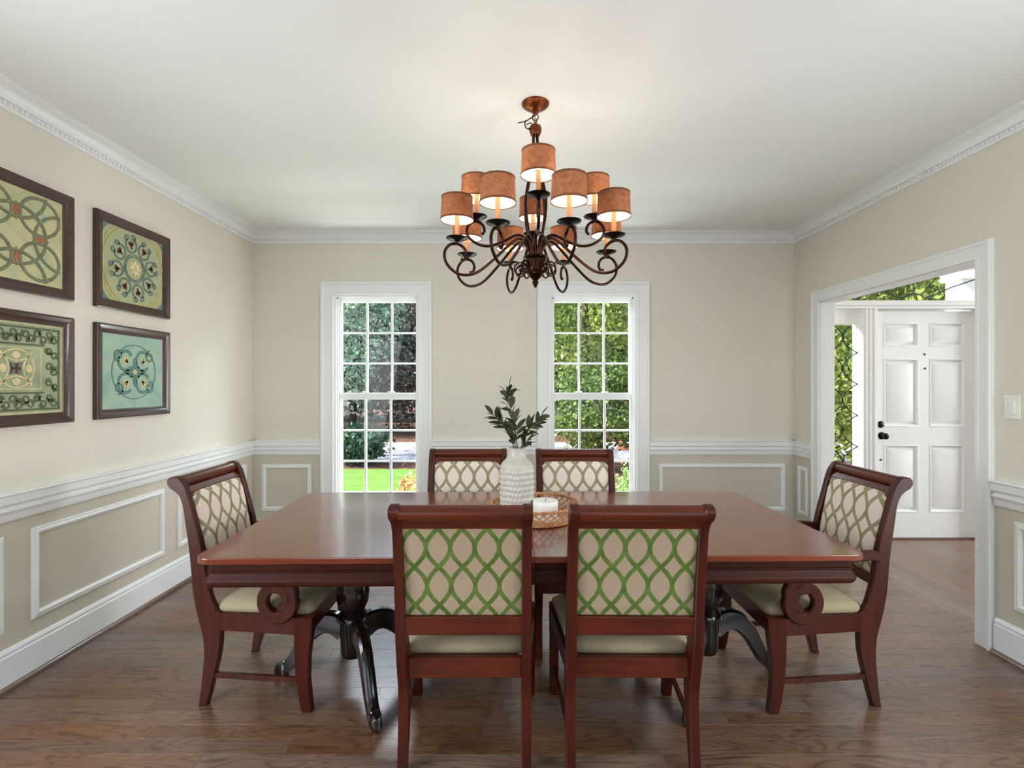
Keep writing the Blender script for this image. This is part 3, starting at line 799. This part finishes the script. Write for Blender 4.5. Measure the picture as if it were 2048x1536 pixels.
sprig('olive sprig leaning right from the vase', [(1040, 905, Y0), (1050, 870, Y0 - .02), (1066, 850, Y0 - .04), (1082, 832, Y0 - .05)], 18, .3)
sprig('olive sprig leaning left from the vase', [(1032, 905, Y0), (1018, 870, Y0), (1002, 845, Y0 + .01), (986, 828, Y0 + .02)], 19, .3)
sprig('short bushy olive sprig low at the vase mouth, front', [(1034, 905, Y0 - .01), (1030, 885, Y0 - .03), (1034, 862, Y0 - .06), (1022, 835, Y0 - .07)], 20, .3)
sprig('short olive sprig low at the right of the vase mouth', [(1042, 905, Y0), (1048, 888, Y0 - .02), (1058, 878, Y0 - .03)], 9, .3)

# ================================================================== CHANDELIER
CX, CY = .110, 2.40
ch = thing('chandelier', 'two-tier bronze scroll chandelier with twelve tan drum shades above the table', 'chandelier', (CX, CY, H))
def zz(pts): return [(*p[:-1], p[-1] - H) for p in pts]
MB().lathe(zz([(.064, H), (.0645, H - .005), (.061, H - .011), (.046, H - .022), (.026, H - .030), (.015, H - .033), (.016, H - .044), (.010, H - .050), (.004, H - .052)]), 36).build('canopy', 'copper', ch, 40)
m = MB(); m.tube(zz([(.014 * cos(a) , .004, H - .063 + .016 * sin(a)) for a in [2 * pi * i / 16 for i in range(16)]]), .0028, 6, True); m.build('hanging_loop', 'copper', ch, 60)
for k in range(2):
    zc = H - .083 - k * .018
    m = MB(); m.tube(zz([((.007 * cos(a)) * (1 - k), .007 * cos(a) * k, zc + .013 * sin(a)) for a in [2 * pi * i / 14 for i in range(14)]]), .0022, 6, True); m.build('chain_link', 'copper', ch, 60)
MB().lathe(zz([(.004, H - .098), (.008, H - .100), (.008, 2.592), (.012, 2.586), (.026, 2.582), (.029, 2.574), (.029, 2.560), (.026, 2.550), (.022, 2.540), (.005, 2.538)]), 24).build('collar', 'copper', ch, 40)
for pl in ([(0, 0, H - .055), (-.02, -.01, H - .072), (-.045, -.01, H - .088), (-.082, -.005, H - .094)], [(0, 0, H - .058), (-.03, -.012, H - .080), (-.048, -.012, H - .095), (-.045, -.01, H - .118), (-.025, -.01, H - .128), (-.012, -.01, H - .112), (-.022, -.012, H - .098), (-.042, -.01, H - .104)],
           [(-.048, -.012, H - .086), (-.050, -.014, H - .110), (-.040, -.016, H - .126), (-.018, -.012, H - .118), (-.002, -.008, H - .10), (.006, .002, H - .085)]):
    MB().tube(spline(zz(pl), 6), .0026, 6).build('wire', 'wire', ch, 60)
rod = MB().tube([(r, 0, z - H) for r, z in spline([(.012, 2.548), (.016, 2.46), (.026, 2.38), (.052, 2.29), (.066, 2.215), (.060, 2.14), (.038, 2.04), (.021, 1.96), (.018, 1.90)], 6)], .0068, 8).mesh('stem_rod', 60); rod.materials.append(M['bronze'])
for k in range(4): link('stem_rod', rod, ch, None, (0, 0, pi / 4 + k * pi / 2))
MB().lathe(zz([(.004, 2.02), (.010, 2.015), (.012, 1.98), (.054, 1.972), (.057, 1.967), (.054, 1.960), (.046, 1.955), (.046, 1.93), (.050, 1.915), (.044, 1.895), (.030, 1.875), (.018, 1.864), (.012, 1.858), (.016, 1.848), (.011, 1.836), (.003, 1.822)]), 28).build('hub', 'bronze', ch, 40)
sc = MB().tube([(.072 + (.036 - .0016 * k * .55) * cos(radians(150 - k * 17)), 0, 1.905 - H + (.036 - .0016 * k * .55) * sin(radians(150 - k * 17))) for k in range(30)], .0042, 6).mesh('basket_scroll', 60); sc.materials.append(M['bronze'])
for k in range(10): link('basket_scroll', sc, ch, None, (0, 0, 2 * pi * k / 10 + .2))
LOW = [(.020, 1.945), (.030, 1.99), (.055, 2.035), (.088, 2.045), (.135, 2.008), (.21, 1.935), (.29, 1.872), (.365, 1.862), (.420, 1.902), (.432, 1.952), (.410, 1.988), (.375, 1.997), (.343, 1.980), (.333, 1.950), (.345, 1.928), (.358, 1.932)]
UPP = [(.018, 1.965), (.030, 2.025), (.055, 2.062), (.090, 2.070), (.15, 2.042), (.21, 2.020), (.265, 2.026), (.312, 2.058), (.322, 2.098), (.302, 2.128), (.275, 2.135), (.248, 2.118), (.240, 2.090), (.252, 2.072)]
def arm_mesh(pts, name):
    me = MB().tube([(r, 0, z - H) for r, z in spline(pts, 6)], .0068, 8).mesh(name, 60); me.materials.append(M['bronze']); return me
def light_set(R, zc):
    d = {}
    cz = zc - H
    def put(n, mb, mat, sm):
        me = mb.mesh(n, sm); me.materials.append(M[mat]); d[n] = me
    put('drip_cup', MB().lathe([(.006, cz - .014), (.009, cz - .004), (.020, cz + .001), (.044, cz + .007), (.050, cz + .012), (.050, cz + .014), (.040, cz + .011), (.014, cz + .006), (.004, cz + .006)], 28, R, 0), 'cup', 40)
    put('candle_sleeve', MB().lathe([(.0105, cz + .006), (.0105, cz + .115), (.004, cz + .116)], 14, R, 0), 'candle', 40)
    zb = cz + .092
    put('shade', MB().lathe([(.0735, zb), (.0690, zb + .102)], 40, R, 0, caps=False), 'shade', 60)
    put('lining', MB().lathe([(.0722, zb + .001), (.0677, zb + .101)], 40, R, 0, caps=False), 'lining', 60)
    for nm_, rr_, z_ in (('lower_rim_tape', .0737, zb + .002), ('upper_rim_tape', .0693, zb + .100)):
        put(nm_, MB().lathe([(rr_, z_ - .004), (rr_ + .0012, z_ - .004), (rr_ + .0012, z_ + .004), (rr_, z_ + .004)], 40, R, 0, caps=False), 'shtrim', 40)
    put('bulb', MB().lathe([(.004, zb + .026), (.013, zb + .034), (.017, zb + .046), (.014, zb + .060), (.006, zb + .074), (.002, zb + .080)], 10, R, 0), 'bulb', 60)
    return d
for n, R, zc, pts, a0 in ((8, .375, 2.010, LOW, 22.5 - 94), (4, .277, 2.146, UPP, -90)):
    am = arm_mesh(pts, 'arm'); ls = light_set(R, zc)
    for k in range(n):
        ao = link('arm', am, ch, None, (0, 0, radians(a0 + 360 * k / n)))
        for nm, me in ls.items(): link(nm, me, ao)

# ================================================================== FRAMED PICTURES
def canvas_mat(name, a, b, c, sc=9):
    t = NT(name); t.set(Roughness=.7)
    f = t.noise(t.coord(), sc, 5, .62, .6)
    t.l(t.ramp(f, [(.28, a), (.5, b), (.74, c)]), t.b.inputs['Base Color']); t.bump(t.noise(t.coord(), 60, 4), .25, .003); return t.m
FW, FH, FB = .585, .530, .052
IW, IH = FW / 2 - FB, FH / 2 - FB
D0, D1 = .010, .0135
def ribbon(mb, pts, w, closed=False, d0=D0, d1=D1, clip=True):
    segs = [[]]
    P = pts + ([pts[0]] if closed else [])
    for p in P:
        if clip and (abs(p[0]) > IW - w * .45 or abs(p[1]) > IH - w * .45):
            if segs[-1]: segs.append([])
        else: segs[-1].append(p)
    for sg in segs:
        if len(sg) < 2: continue
        rings = []
        for i, p in enumerate(sg):
            a, b = sg[max(0, i - 1)], sg[min(len(sg) - 1, i + 1)]; tx, ty = b[0] - a[0], b[1] - a[1]; L = sqrt(tx * tx + ty * ty) or 1; nx, ny = -ty / L * w / 2, tx / L * w / 2
            rings.append([(d0, p[0] + nx, p[1] + ny), (d1, p[0] + nx * .7, p[1] + ny * .7), (d1, p[0] - nx * .7, p[1] - ny * .7), (d0, p[0] - nx, p[1] - ny)])
        mb.loft(rings)
def arc(cx, cy, r, a0=0, a1=360, n=None, ry=None):
    n = n or max(8, int(abs(a1 - a0) / 8)); ry = ry or r
    return [(cx + r * cos(radians(a0 + (a1 - a0) * i / n)), cy + ry * sin(radians(a0 + (a1 - a0) * i / n))) for i in range(n + 1)]
def blob(mb, pts, d0=D0, d1=D1): mb.prism(pts, 'x', d0, d1)
def petal(cx, cy, ang, r0, r1, w, n=8):
    c, s = cos(ang), sin(ang); out = []
    for sg in (1, -1):
        rng_ = range(n + 1) if sg > 0 else range(n - 1, 0, -1)
        for i in rng_:
            u = i / n; l = r0 + (r1 - r0) * u; q = sg * w * sin(pi * u) ** .8
            out.append((cx + l * c - q * s, cy + l * s + q * c))
    return out
def quatre(cx, cy, a, b, n=40): return [(cx + a * (1 - .38 * cos(4 * t_) * -1) * cos(t_) * .75, cy + b * (1 + .38 * cos(4 * t_)) * sin(t_) * .75) for t_ in [2 * pi * i / n for i in range(n)]]
def scroll(cx, cy, r, a0, turns=1.4, n=26, k=.62, sg=1):
    return [(cx + r * (1 - k * i / n) * cos(radians(a0) + sg * 2 * pi * turns * i / n), cy + r * (1 - k * i / n) * sin(radians(a0) + sg * 2 * pi * turns * i / n)) for i in range(n + 1)]
fx = lambda a, b, d: (d, a, b)
FPROF = [(0, 0), (0, .011), (.005, .014), (.012, .016), (.030, .026), (.042, .033), (.047, .032), (.049, .026), (FB, .024), (FB, 0)]
def picture(yc, zc, label, cm):
    p = thing('framed_picture', label, 'picture', (XL + .0005, yc, zc), group='framed relief panels on the left wall')
    MB().frame(-IW, IW, -IH, IH, FPROF, fx).build('frame', 'frame', p, 25)
    MB().cbox(.002, .0102, -IW, IW, -IH, IH, .0005).build('canvas', cm, p)
    return p
A = {k: plain('art_' + k, c, .65, var=.22, scale=40, bump=.2) for k, c in dict(olive=srgb(122, 124, 96), moss=srgb(98, 106, 76), red=srgb(176, 98, 64), ochre=srgb(196, 180, 110), cream=srgb(222, 206, 160), maroon=srgb(92, 46, 30), slate=srgb(104, 124, 118), dteal=srgb(104, 136, 124), yel=srgb(206, 196, 138), aqua=srgb(168, 188, 160)).items()}
ZU, ZLW = 2.0585, 1.4415; YN, YFAR = 2.614 - FW / 2, 3.345 - FW / 2
# 1: interlaced circles (near, upper)
p = picture(YN, ZU, 'framed panel of interlaced green rings with red diamonds, upper row at the picture edge', canvas_mat('art_ground_rings', srgb(166, 178, 142), srgb(196, 192, 148), srgb(212, 202, 156)))
m = MB()
for cx, cy in ((.12, .105), (-.12, .105), (.12, -.105), (-.12, -.105)):
    blob(m, [(cx + .045 * cos(t_) * 1.1, cy + .045 * sin(t_)) for t_ in [2 * pi * i / 4 for i in range(4)]], D0, D0 + .001)
islands(m, 'pale_field', A['aqua'], p)
m = MB()
for k_, (cx, cy) in enumerate(((.120, .106), (-.120, .106), (.120, -.106), (-.120, -.106))): ribbon(m, arc(cx, cy, .100, n=60, ry=.088), .017, True, D0, D1 + .0003 * k_)
for k_, (cx, cy) in enumerate(((.240, 0), (-.240, 0), (0, .213), (0, -.213), (0, 0))): ribbon(m, arc(cx, cy, .150, n=90, ry=.136), .016, True, D0, D1 + .0012 + .0003 * k_)
islands(m, 'interlace_ribbon', A['olive'], p, 40)
m = MB()
for cx, cy, a, b in ((0, .105, .018, .045), (0, -.105, .018, .045), (.125, 0, .048, .016), (-.125, 0, .048, .016)):
    blob(m, [(cx + a * (1 if i % 4 else 1) * (1, .45, .32, .45)[i % 4] * cos(i * pi / 8) if False else cx + a * cos(i * pi / 8) * (1 if i % 4 == 0 else (.5 if i % 2 else .62)), cy + b * sin(i * pi / 8) * (1 if i % 4 == 0 else (.5 if i % 2 else .62))) for i in range(16)])
islands(m, 'red_diamond', A['red'], p)
# 2: rosette (far, upper)
p = picture(YFAR, ZU, 'framed rosette panel with a ring of eight scrolled hearts, upper row, farther', canvas_mat('art_ground_rosette', srgb(150, 160, 124), srgb(176, 178, 134), srgb(160, 176, 142)))
m = MB(); ribbon(m, arc(0, 0, .258, n=90), .012, True); ribbon(m, arc(0, 0, .240, n=90), .006, True); islands(m, 'outer_ring', A['ochre'], p, 40)
m = MB()
for sx in (-1, 1):
    for sz in (-1, 1): blob(m, [(sx * IW, sz * IH), (sx * (IW - .055), sz * IH), (sx * (IW - .02), sz * (IH - .02)), (sx * IW, sz * (IH - .055))], D0 - .001, D1 - .001)
islands(m, 'corner_field', A['slate'], p)
m = MB(); ribbon(m, arc(0, 0, .070, n=60), .009, True); ribbon(m, arc(0, 0, .082, n=60), .006, True)
for k in range(8):
    a = 2 * pi * k / 8 + .2; cx, cy = .138 * cos(a), .138 * sin(a)
    ribbon(m, arc(cx, cy, .043, math.degrees(a) + 35, math.degrees(a) + 325, 30), .013)
    for s in (-1, 1): ribbon(m, scroll(cx + .047 * cos(a + s * .60), cy + .047 * sin(a + s * .60), .018, math.degrees(a) - s * 60, 1.0, 16, .6, s), .010)
islands(m, 'heart_scroll', A['slate'], p, 40)
m = MB()
for k in range(8):
    a = 2 * pi * k / 8 + .2; cx, cy = .132 * cos(a), .132 * sin(a)
    for da in (-.75, 0, .75): blob(m, petal(cx, cy, a + da, -.004, .030, .0075))
    blob(m, petal(cx, cy, a + pi, 0, .020, .005))
islands(m, 'maroon_petal', A['maroon'], p)
m = MB()
for k in range(8): blob(m, petal(0, 0, 2 * pi * k / 8, .008, .048, .011))
blob(m, arc(0, 0, .013, n=16)[:-1]); islands(m, 'centre_petal', A['cream'], p)
# 3: bordered medallion (near, lower)
p = picture(YN, ZLW, 'framed panel, cream medallion within green scrolled border, lower row, nearer the viewer', canvas_mat('art_ground_border', srgb(138, 150, 120), srgb(160, 170, 136), srgb(178, 186, 152)))
m = MB()
for q, w in ((.006, .007), (.118, .006)):
    ribbon(m, [(-IW + q, -IH + q), (IW - q, -IH + q), (IW - q, IH - q), (-IW + q, IH - q)], w, True, clip=False)
ribbon(m, arc(0, 0, .088, n=60), .008, True)
for k in range(4):
    a = k * 90; ribbon(m, arc(.124 * cos(radians(a)), .124 * sin(radians(a)), .088, a + 135, a + 225, 24), .007)
islands(m, 'cream_line', A['cream'], p, 40)
m = MB()
for k in range(4): blob(m, petal(0, 0, k * pi / 2, .042, .080, .020))
for k in range(4): blob(m, petal(0, 0, k * pi / 2 + pi / 4, .090, .108, .006))
islands(m, 'cream_fruit', A['cream'], p)
m = MB(); blob(m, [(.040 * cos(t_) * (1 if i % 2 else .55), .040 * sin(t_) * (1 if i % 2 else .55)) for i, t_ in enumerate([2 * pi * j_ / 8 for j_ in range(8)])]); islands(m, 'centre_star', A['maroon'], p)
m = MB()
for k in range(4): blob(m, petal(0, 0, k * pi / 2 + pi / 4, .008, .036, .008), D0, D1 + .001)
islands(m, 'blue_leaf', A['slate'], p)
m = MB(); lr2 = random.Random(9)
bx, bz = IW - .060, IH - .060
spots = [(u, s * bz) for s in (-1, 1) for u in np.linspace(-bx, bx, 7)] + [(s * bx, v) for s in (-1, 1) for v in np.linspace(-bz, bz, 5)[1:-1]]
for cx, cy in spots:
    a = lr2.uniform(0, 360)
    ribbon(m, scroll(cx - .014, cy + .012, .020, a, 1.2, 20, .6), .009); ribbon(m, scroll(cx + .014, cy - .012, .020, a + 180, 1.2, 20, .6), .009)
    blob(m, petal(cx, cy, lr2.uniform(0, 6), .0, .032, .008))
for s in (-1, 1):
    ribbon(m, [(-IW + .02, s * (IH - .022)), (IW - .02, s * (IH - .022))], .010); ribbon(m, [(-IW + .10, s * (IH - .100)), (IW - .10, s * (IH - .100))], .009)
    ribbon(m, [(s * (IW - .022), -IH + .02), (s * (IW - .022), IH - .02)], .010)
islands(m, 'border_scroll', A['moss'], p, 40)
# 4: teal floral (far, lower)
p = picture(YFAR, ZLW, 'framed teal panel with a pale four-part floral motif, lower row, farther', canvas_mat('art_ground_teal', srgb(138, 168, 152), srgb(160, 190, 172), srgb(176, 198, 168)))
m = MB()
for sx in (-1, 1):
    for sz in (-1, 1):
        cx, cy = sx * .070, sz * .066
        ribbon(m, arc(cx, cy, .056, n=40)[4:36], .020); ribbon(m, scroll(sx * .125, sz * .095, .036, 90 * sx, 1.1, 20, .6, sx * sz), .014)
for k in range(4): blob(m, petal(0, 0, k * pi / 2, .02, .085, .014)); blob(m, petal(0, 0, k * pi / 2 + pi / 4, .01, .045, .014))
ribbon(m, [(q_[0] * 1.0, q_[1]) for q_ in arc(0, 0, .175, n=60, ry=.160)], .006, True)
islands(m, 'teal_scroll', A['dteal'], p, 40)
m = MB()
for sx in (-1, 1):
    for sz in (-1, 1):
        a = math.atan2(sz, sx)
        for da in (-.6, 0, .6): blob(m, petal(sx * .055, sz * .052, a + da, 0, .048, .011))
        blob(m, arc(sx * .15, sz * .135, .005, n=8)[:-1])
blob(m, arc(0, 0, .016, n=16)[:-1], D0, D1 + .001); islands(m, 'cream_petal', A['yel'], p)

# ================================================================== OUTDOORS
def grass_mat():
    t = NT('sunny_lawn'); t.set(Roughness=.9)
    f = t.noise(t.coord(), 3, 6, .7)
    t.l(t.ramp(f, [(.3, srgb(92, 138, 46)), (.7, srgb(124, 166, 68))]), t.b.inputs['Base Color']); t.bump(t.noise(t.coord(), 120, 3), .6, .03); return t.m
M['grass'] = grass_mat()
M['mulch'] = plain('bark_mulch', srgb(112, 74, 56), .95, var=.4, scale=7, bump=.5)
M['road'] = plain('asphalt', srgb(160, 158, 166), .9, var=.08, scale=5)
def leafmat(name, dark, light, tr=.35):
    t = NT(name); t.set(Roughness=.5)
    g = t.n('NewGeometry'); f = t.math('ADD', t.math('MULTIPLY', g.outputs['Random Per Island'], .7), t.math('MULTIPLY', t.noise(t.coord(), .9, 3), .4))
    c = t.ramp(f, [(.15, dark), (.85, light)]); t.l(c, t.b.inputs['Base Color'])
    tl = t.n('BsdfTranslucent'); t.l(c, tl.inputs[0]); mx = t.n('MixShader'); mx.inputs[0].default_value = tr
    t.l(t.b.outputs[0], mx.inputs[1]); t.l(tl.outputs[0], mx.inputs[2]); t.l(mx.outputs[0], t.out.inputs['Surface']); return t.m
LM = dict(blue=leafmat('leaf_bluegreen', srgb(62, 94, 74), srgb(186, 210, 188)), dark=leafmat('leaf_darkgreen', srgb(36, 62, 34), srgb(104, 138, 76)),
          yel=leafmat('leaf_yellowgreen', srgb(68, 90, 32), srgb(172, 188, 96)), mid=leafmat('leaf_midgreen', srgb(48, 76, 36), srgb(132, 160, 84)),
          plum=leafmat('leaf_plum', srgb(66, 52, 54), srgb(132, 116, 112)), conifer=leafmat('leaf_conifer', srgb(30, 58, 46), srgb(74, 112, 82)),
          rust=leafmat('leaf_rust', srgb(150, 82, 50), srgb(236, 220, 160)), hedge=leafmat('leaf_hedge', srgb(86, 126, 60), srgb(172, 206, 130)))
M['bark'] = plain('tree_bark', srgb(78, 64, 54), .95, var=.3, scale=6, bump=.5)
S(MB().box(-60, 70, 5.0, 90, GZ - .3, GZ - .03).build('ground', 'mulch'), label='bark-covered ground under the trees outside')
S(MB().box(-22, -.2, YF + .3, 11.1, GZ - .03, GZ + .02).build('lawn', 'grass'), label='bright green lawn seen through the left window')
S(MB().box(-60, 70, 12.4, 16.4, GZ - .03, GZ + .0).build('road', 'road'), label='grey road running past the front garden')
def leaves_mesh(name, pos, size, mat, aspect=.5):
    n = len(pos)
    u = rng.normal(size=(n, 3)); u /= np.linalg.norm(u, axis=1)[:, None]
    v = rng.normal(size=(n, 3)); v -= (v * u).sum(1)[:, None] * u; v /= np.linalg.norm(v, axis=1)[:, None]
    s = (size * rng.uniform(.6, 1.3, n))[:, None]
    V = np.stack([pos - u * s, pos + v * s * aspect, pos + u * s, pos - v * s * aspect], 1).reshape(-1, 3)
    me = bpy.data.meshes.new(name); me.vertices.add(4 * n); me.vertices.foreach_set('co', V.astype(np.float32).ravel())
    me.loops.add(4 * n); me.loops.foreach_set('vertex_index', np.arange(4 * n, dtype=np.int32))
    me.polygons.add(n); me.polygons.foreach_set('loop_start', np.arange(0, 4 * n, 4, dtype=np.int32))
    me.update(); me.validate(); me.materials.append(mat); return me
def crown(n, rx, rz, clumps, sig):
    c = rng.normal(size=(clumps, 3)); c /= np.linalg.norm(c, axis=1)[:, None]; c *= rng.uniform(.45, 1, clumps)[:, None]
    p = c[rng.integers(0, clumps, n)] + rng.normal(size=(n, 3)) * sig
    return p * np.array([rx, rx, rz])
crowns = {}
def crown_mesh(kind, n, rx, rz, clumps=70, sig=.13, size=.10, key=None):
    k = (kind, n, rx, rz, size, key)
    if k not in crowns: crowns[k] = leaves_mesh('crown', crown(n, rx, rz, clumps, sig), size, LM[kind])
    return crowns[k]
def tree(name, label, x, y, kind, rx=2.6, rz=3.6, zc=3.2, n=8000, size=.11, rot=0, group='trees beyond the road', key=None):
    t = thing(name, label, 'tree', (x, y, GZ - .03), rot, group)
    link('crown', crown_mesh(kind, n, rx, rz, size=size, key=key), t, (0, 0, zc - GZ), None, kind='stuff')
    MB().tube([(0, 0, 0), (.04, .02, (zc - GZ) * .5), (-.05, .03, zc - GZ + rz * .4)], [.16, .12, .05], 8).build('trunk', 'bark', t, 60)
    return t
far_list = [(-13.5, 21, 'mid'), (-9.6, 19.5, 'blue'), (-6.4, 20.5, 'blue'), (-3.6, 20.0, 'plum'), (-.6, 21.5, 'dark'), (2.2, 20.5, 'mid'), (5.0, 21.0, 'yel'), (8.2, 20.0, 'mid'), (11.6, 21.0, 'yel'), (15.2, 20.0, 'mid'), (19.0, 21.5, 'blue'), (23, 20.5, 'mid')]
names = ['far left', 'left of the left window', 'at the left edge of the left window', 'plum-grey in the left window middle', 'between the two windows', 'at the left of the right window', 'at the right of the right window', 'just right of the right window', 'seen in the sidelight', 'right of the sidelight', 'behind the transom', 'at the far right']
adj = dict(mid='mid-green', blue='blue-green', plum='dusky plum-grey', dark='dark green', yel='yellow-green')
for (x, y, k), nm in zip(far_list, names):
    tree('roadside_tree', '%s leafy tree beyond the road, %s' % (adj[k], nm.replace('plum-grey ', '')), x, y, k, rot=random.uniform(0, 6))
back = [(-17, 27), (-12, 28), (-7.5, 27), (-3, 28), (1.5, 27), (6, 28), (10.5, 27), (15, 28), (19.5, 27), (24, 28), (29, 27)]
for i, (x, y) in enumerate(back):
    tree('woodland_tree', 'tall dark woodland tree in the row behind the roadside trees', x, y, 'dark', 3.6, 5.2, 4.6, 9000, .16, random.uniform(0, 6), 'woodland behind the road')
tree('garden_tree', 'bright yellow-green tree close outside the right window', 1.75, 12.0, 'yel', 1.5, 2.0, 3.3, 6000, .075, .5, 'garden trees by the house')
tree('garden_tree', 'olive-green garden tree low in the right window', 1.9, 11.2, 'mid', 1.2, 1.1, .9, 4500, .065, 1.5, 'garden trees by the house')
tree('garden_tree', 'pale blue-green garden tree at the left of the left window', -4.6, 13.2, 'blue', 1.7, 2.3, 3.2, 6000, .08, 2.5, 'garden trees by the house')
tree('garden_tree', 'leafy garden tree just outside the sidelight', 6.6, 9.5, 'yel', 1.6, 2.4, 2.2, 7000, .07, 3.5, 'garden trees by the house')
tree('garden_tree', 'leafy garden tree outside the transom beside the porch', 8.1, 10.5, 'mid', 1.9, 2.4, 3.6, 7000, .08, 4.5, 'garden trees by the house')
def bush(name, label, x, y, kind, rx, rz, n, size, cat='shrub', z0=GZ):
    t = thing(name, label, cat, (x, y, z0), 0)
    link('foliage', leaves_mesh('foliage', crown(n, rx, rz, 30, .22), size, LM[kind]), t, (0, 0, rz * .95), None, kind='stuff')
    MB().tube([(0, 0, 0), (.01, .01, rz * .9)], [.03, .015], 6).build('stem', 'bark', t, 60)
    return t
bush('conifer_shrub', 'dark blue-green spreading conifer shrub on the lawn edge', -3.55, 12.0, 'conifer', .62, .42, 3000, .06)
bush('clipped_shrub', 'fresh green leafy shrub below the right window', 1.55, 6.0, 'hedge', .42, .50, 3500, .030)
bush('rust_shrub', 'small rust and cream leaved shrub at the lawn corner', -1.16, 6.0, 'rust', .20, .40, 500, .05)
hp = thing('garden_post', 'grey garden post with a flared red base beside the road', 'post', (3.18, 14.6, GZ))
MB().lathe([(.20, 0), (.19, .05), (.12, .18), (.06, .26)], 14).build('flared_base', plain('red_clay', srgb(196, 110, 92), .8), hp, 40)
MB().lathe([(.06, .26), (.05, .36), (.055, .55), (.09, .58), (.10, .66), (.05, .72), (.01, .74)], 12).build('shaft', plain('grey_post', srgb(170, 172, 176), .6), hp, 40)
# low brick wall beyond the road, right window
bw = thing('brick_wall', 'low red brick garden wall beyond the road', 'wall', (4.0, 17.2, GZ))
bk = MB().cbox(-.098, .098, -.05, .05, 0, .062, .004).mesh('brick'); bk.materials.append(plain('red_brick', srgb(168, 104, 92), .9, var=.25, scale=2))
for r in range(5):
    for c in range(14): link('brick', bk, bw, ((c - 6.5) * .21 + (.105 if r % 2 else 0), 0, r * .072))
MB().box(-1.55, 1.65, .0, .04, 0, .35).build('mortar', plain('mortar', srgb(186, 172, 162), .95), bw)
# porch
po = thing('porch', 'white front porch with square column and beam outside the transom', 'porch', (5.55, 6.3, GZ))
MB().cbox(0, .24, 0, .24, 0, 3.30, .01).build('porch_column', 'trim', po)
MB().cbox(-.05, .29, -.05, .29, 0, .16, .01).build('column_base', 'trim', po); MB().cbox(-.04, .28, -.04, .28, 3.16, 3.30, .01).build('column_capital', 'trim', po)
MB().cbox(-.02, 3.4, -.02, .26, 3.30, 3.62, .01).build('porch_beam', 'trim', po); MB().cbox(-.05, 3.4, -1.60, .30, 3.62, 3.70, .01).build('porch_ceiling', 'trim', po)
MB().cbox(-.10, 3.4, -1.60, .5, -.08, .0, .01).build('porch_floor', plain('porch_stone', srgb(176, 160, 150), .8), po)
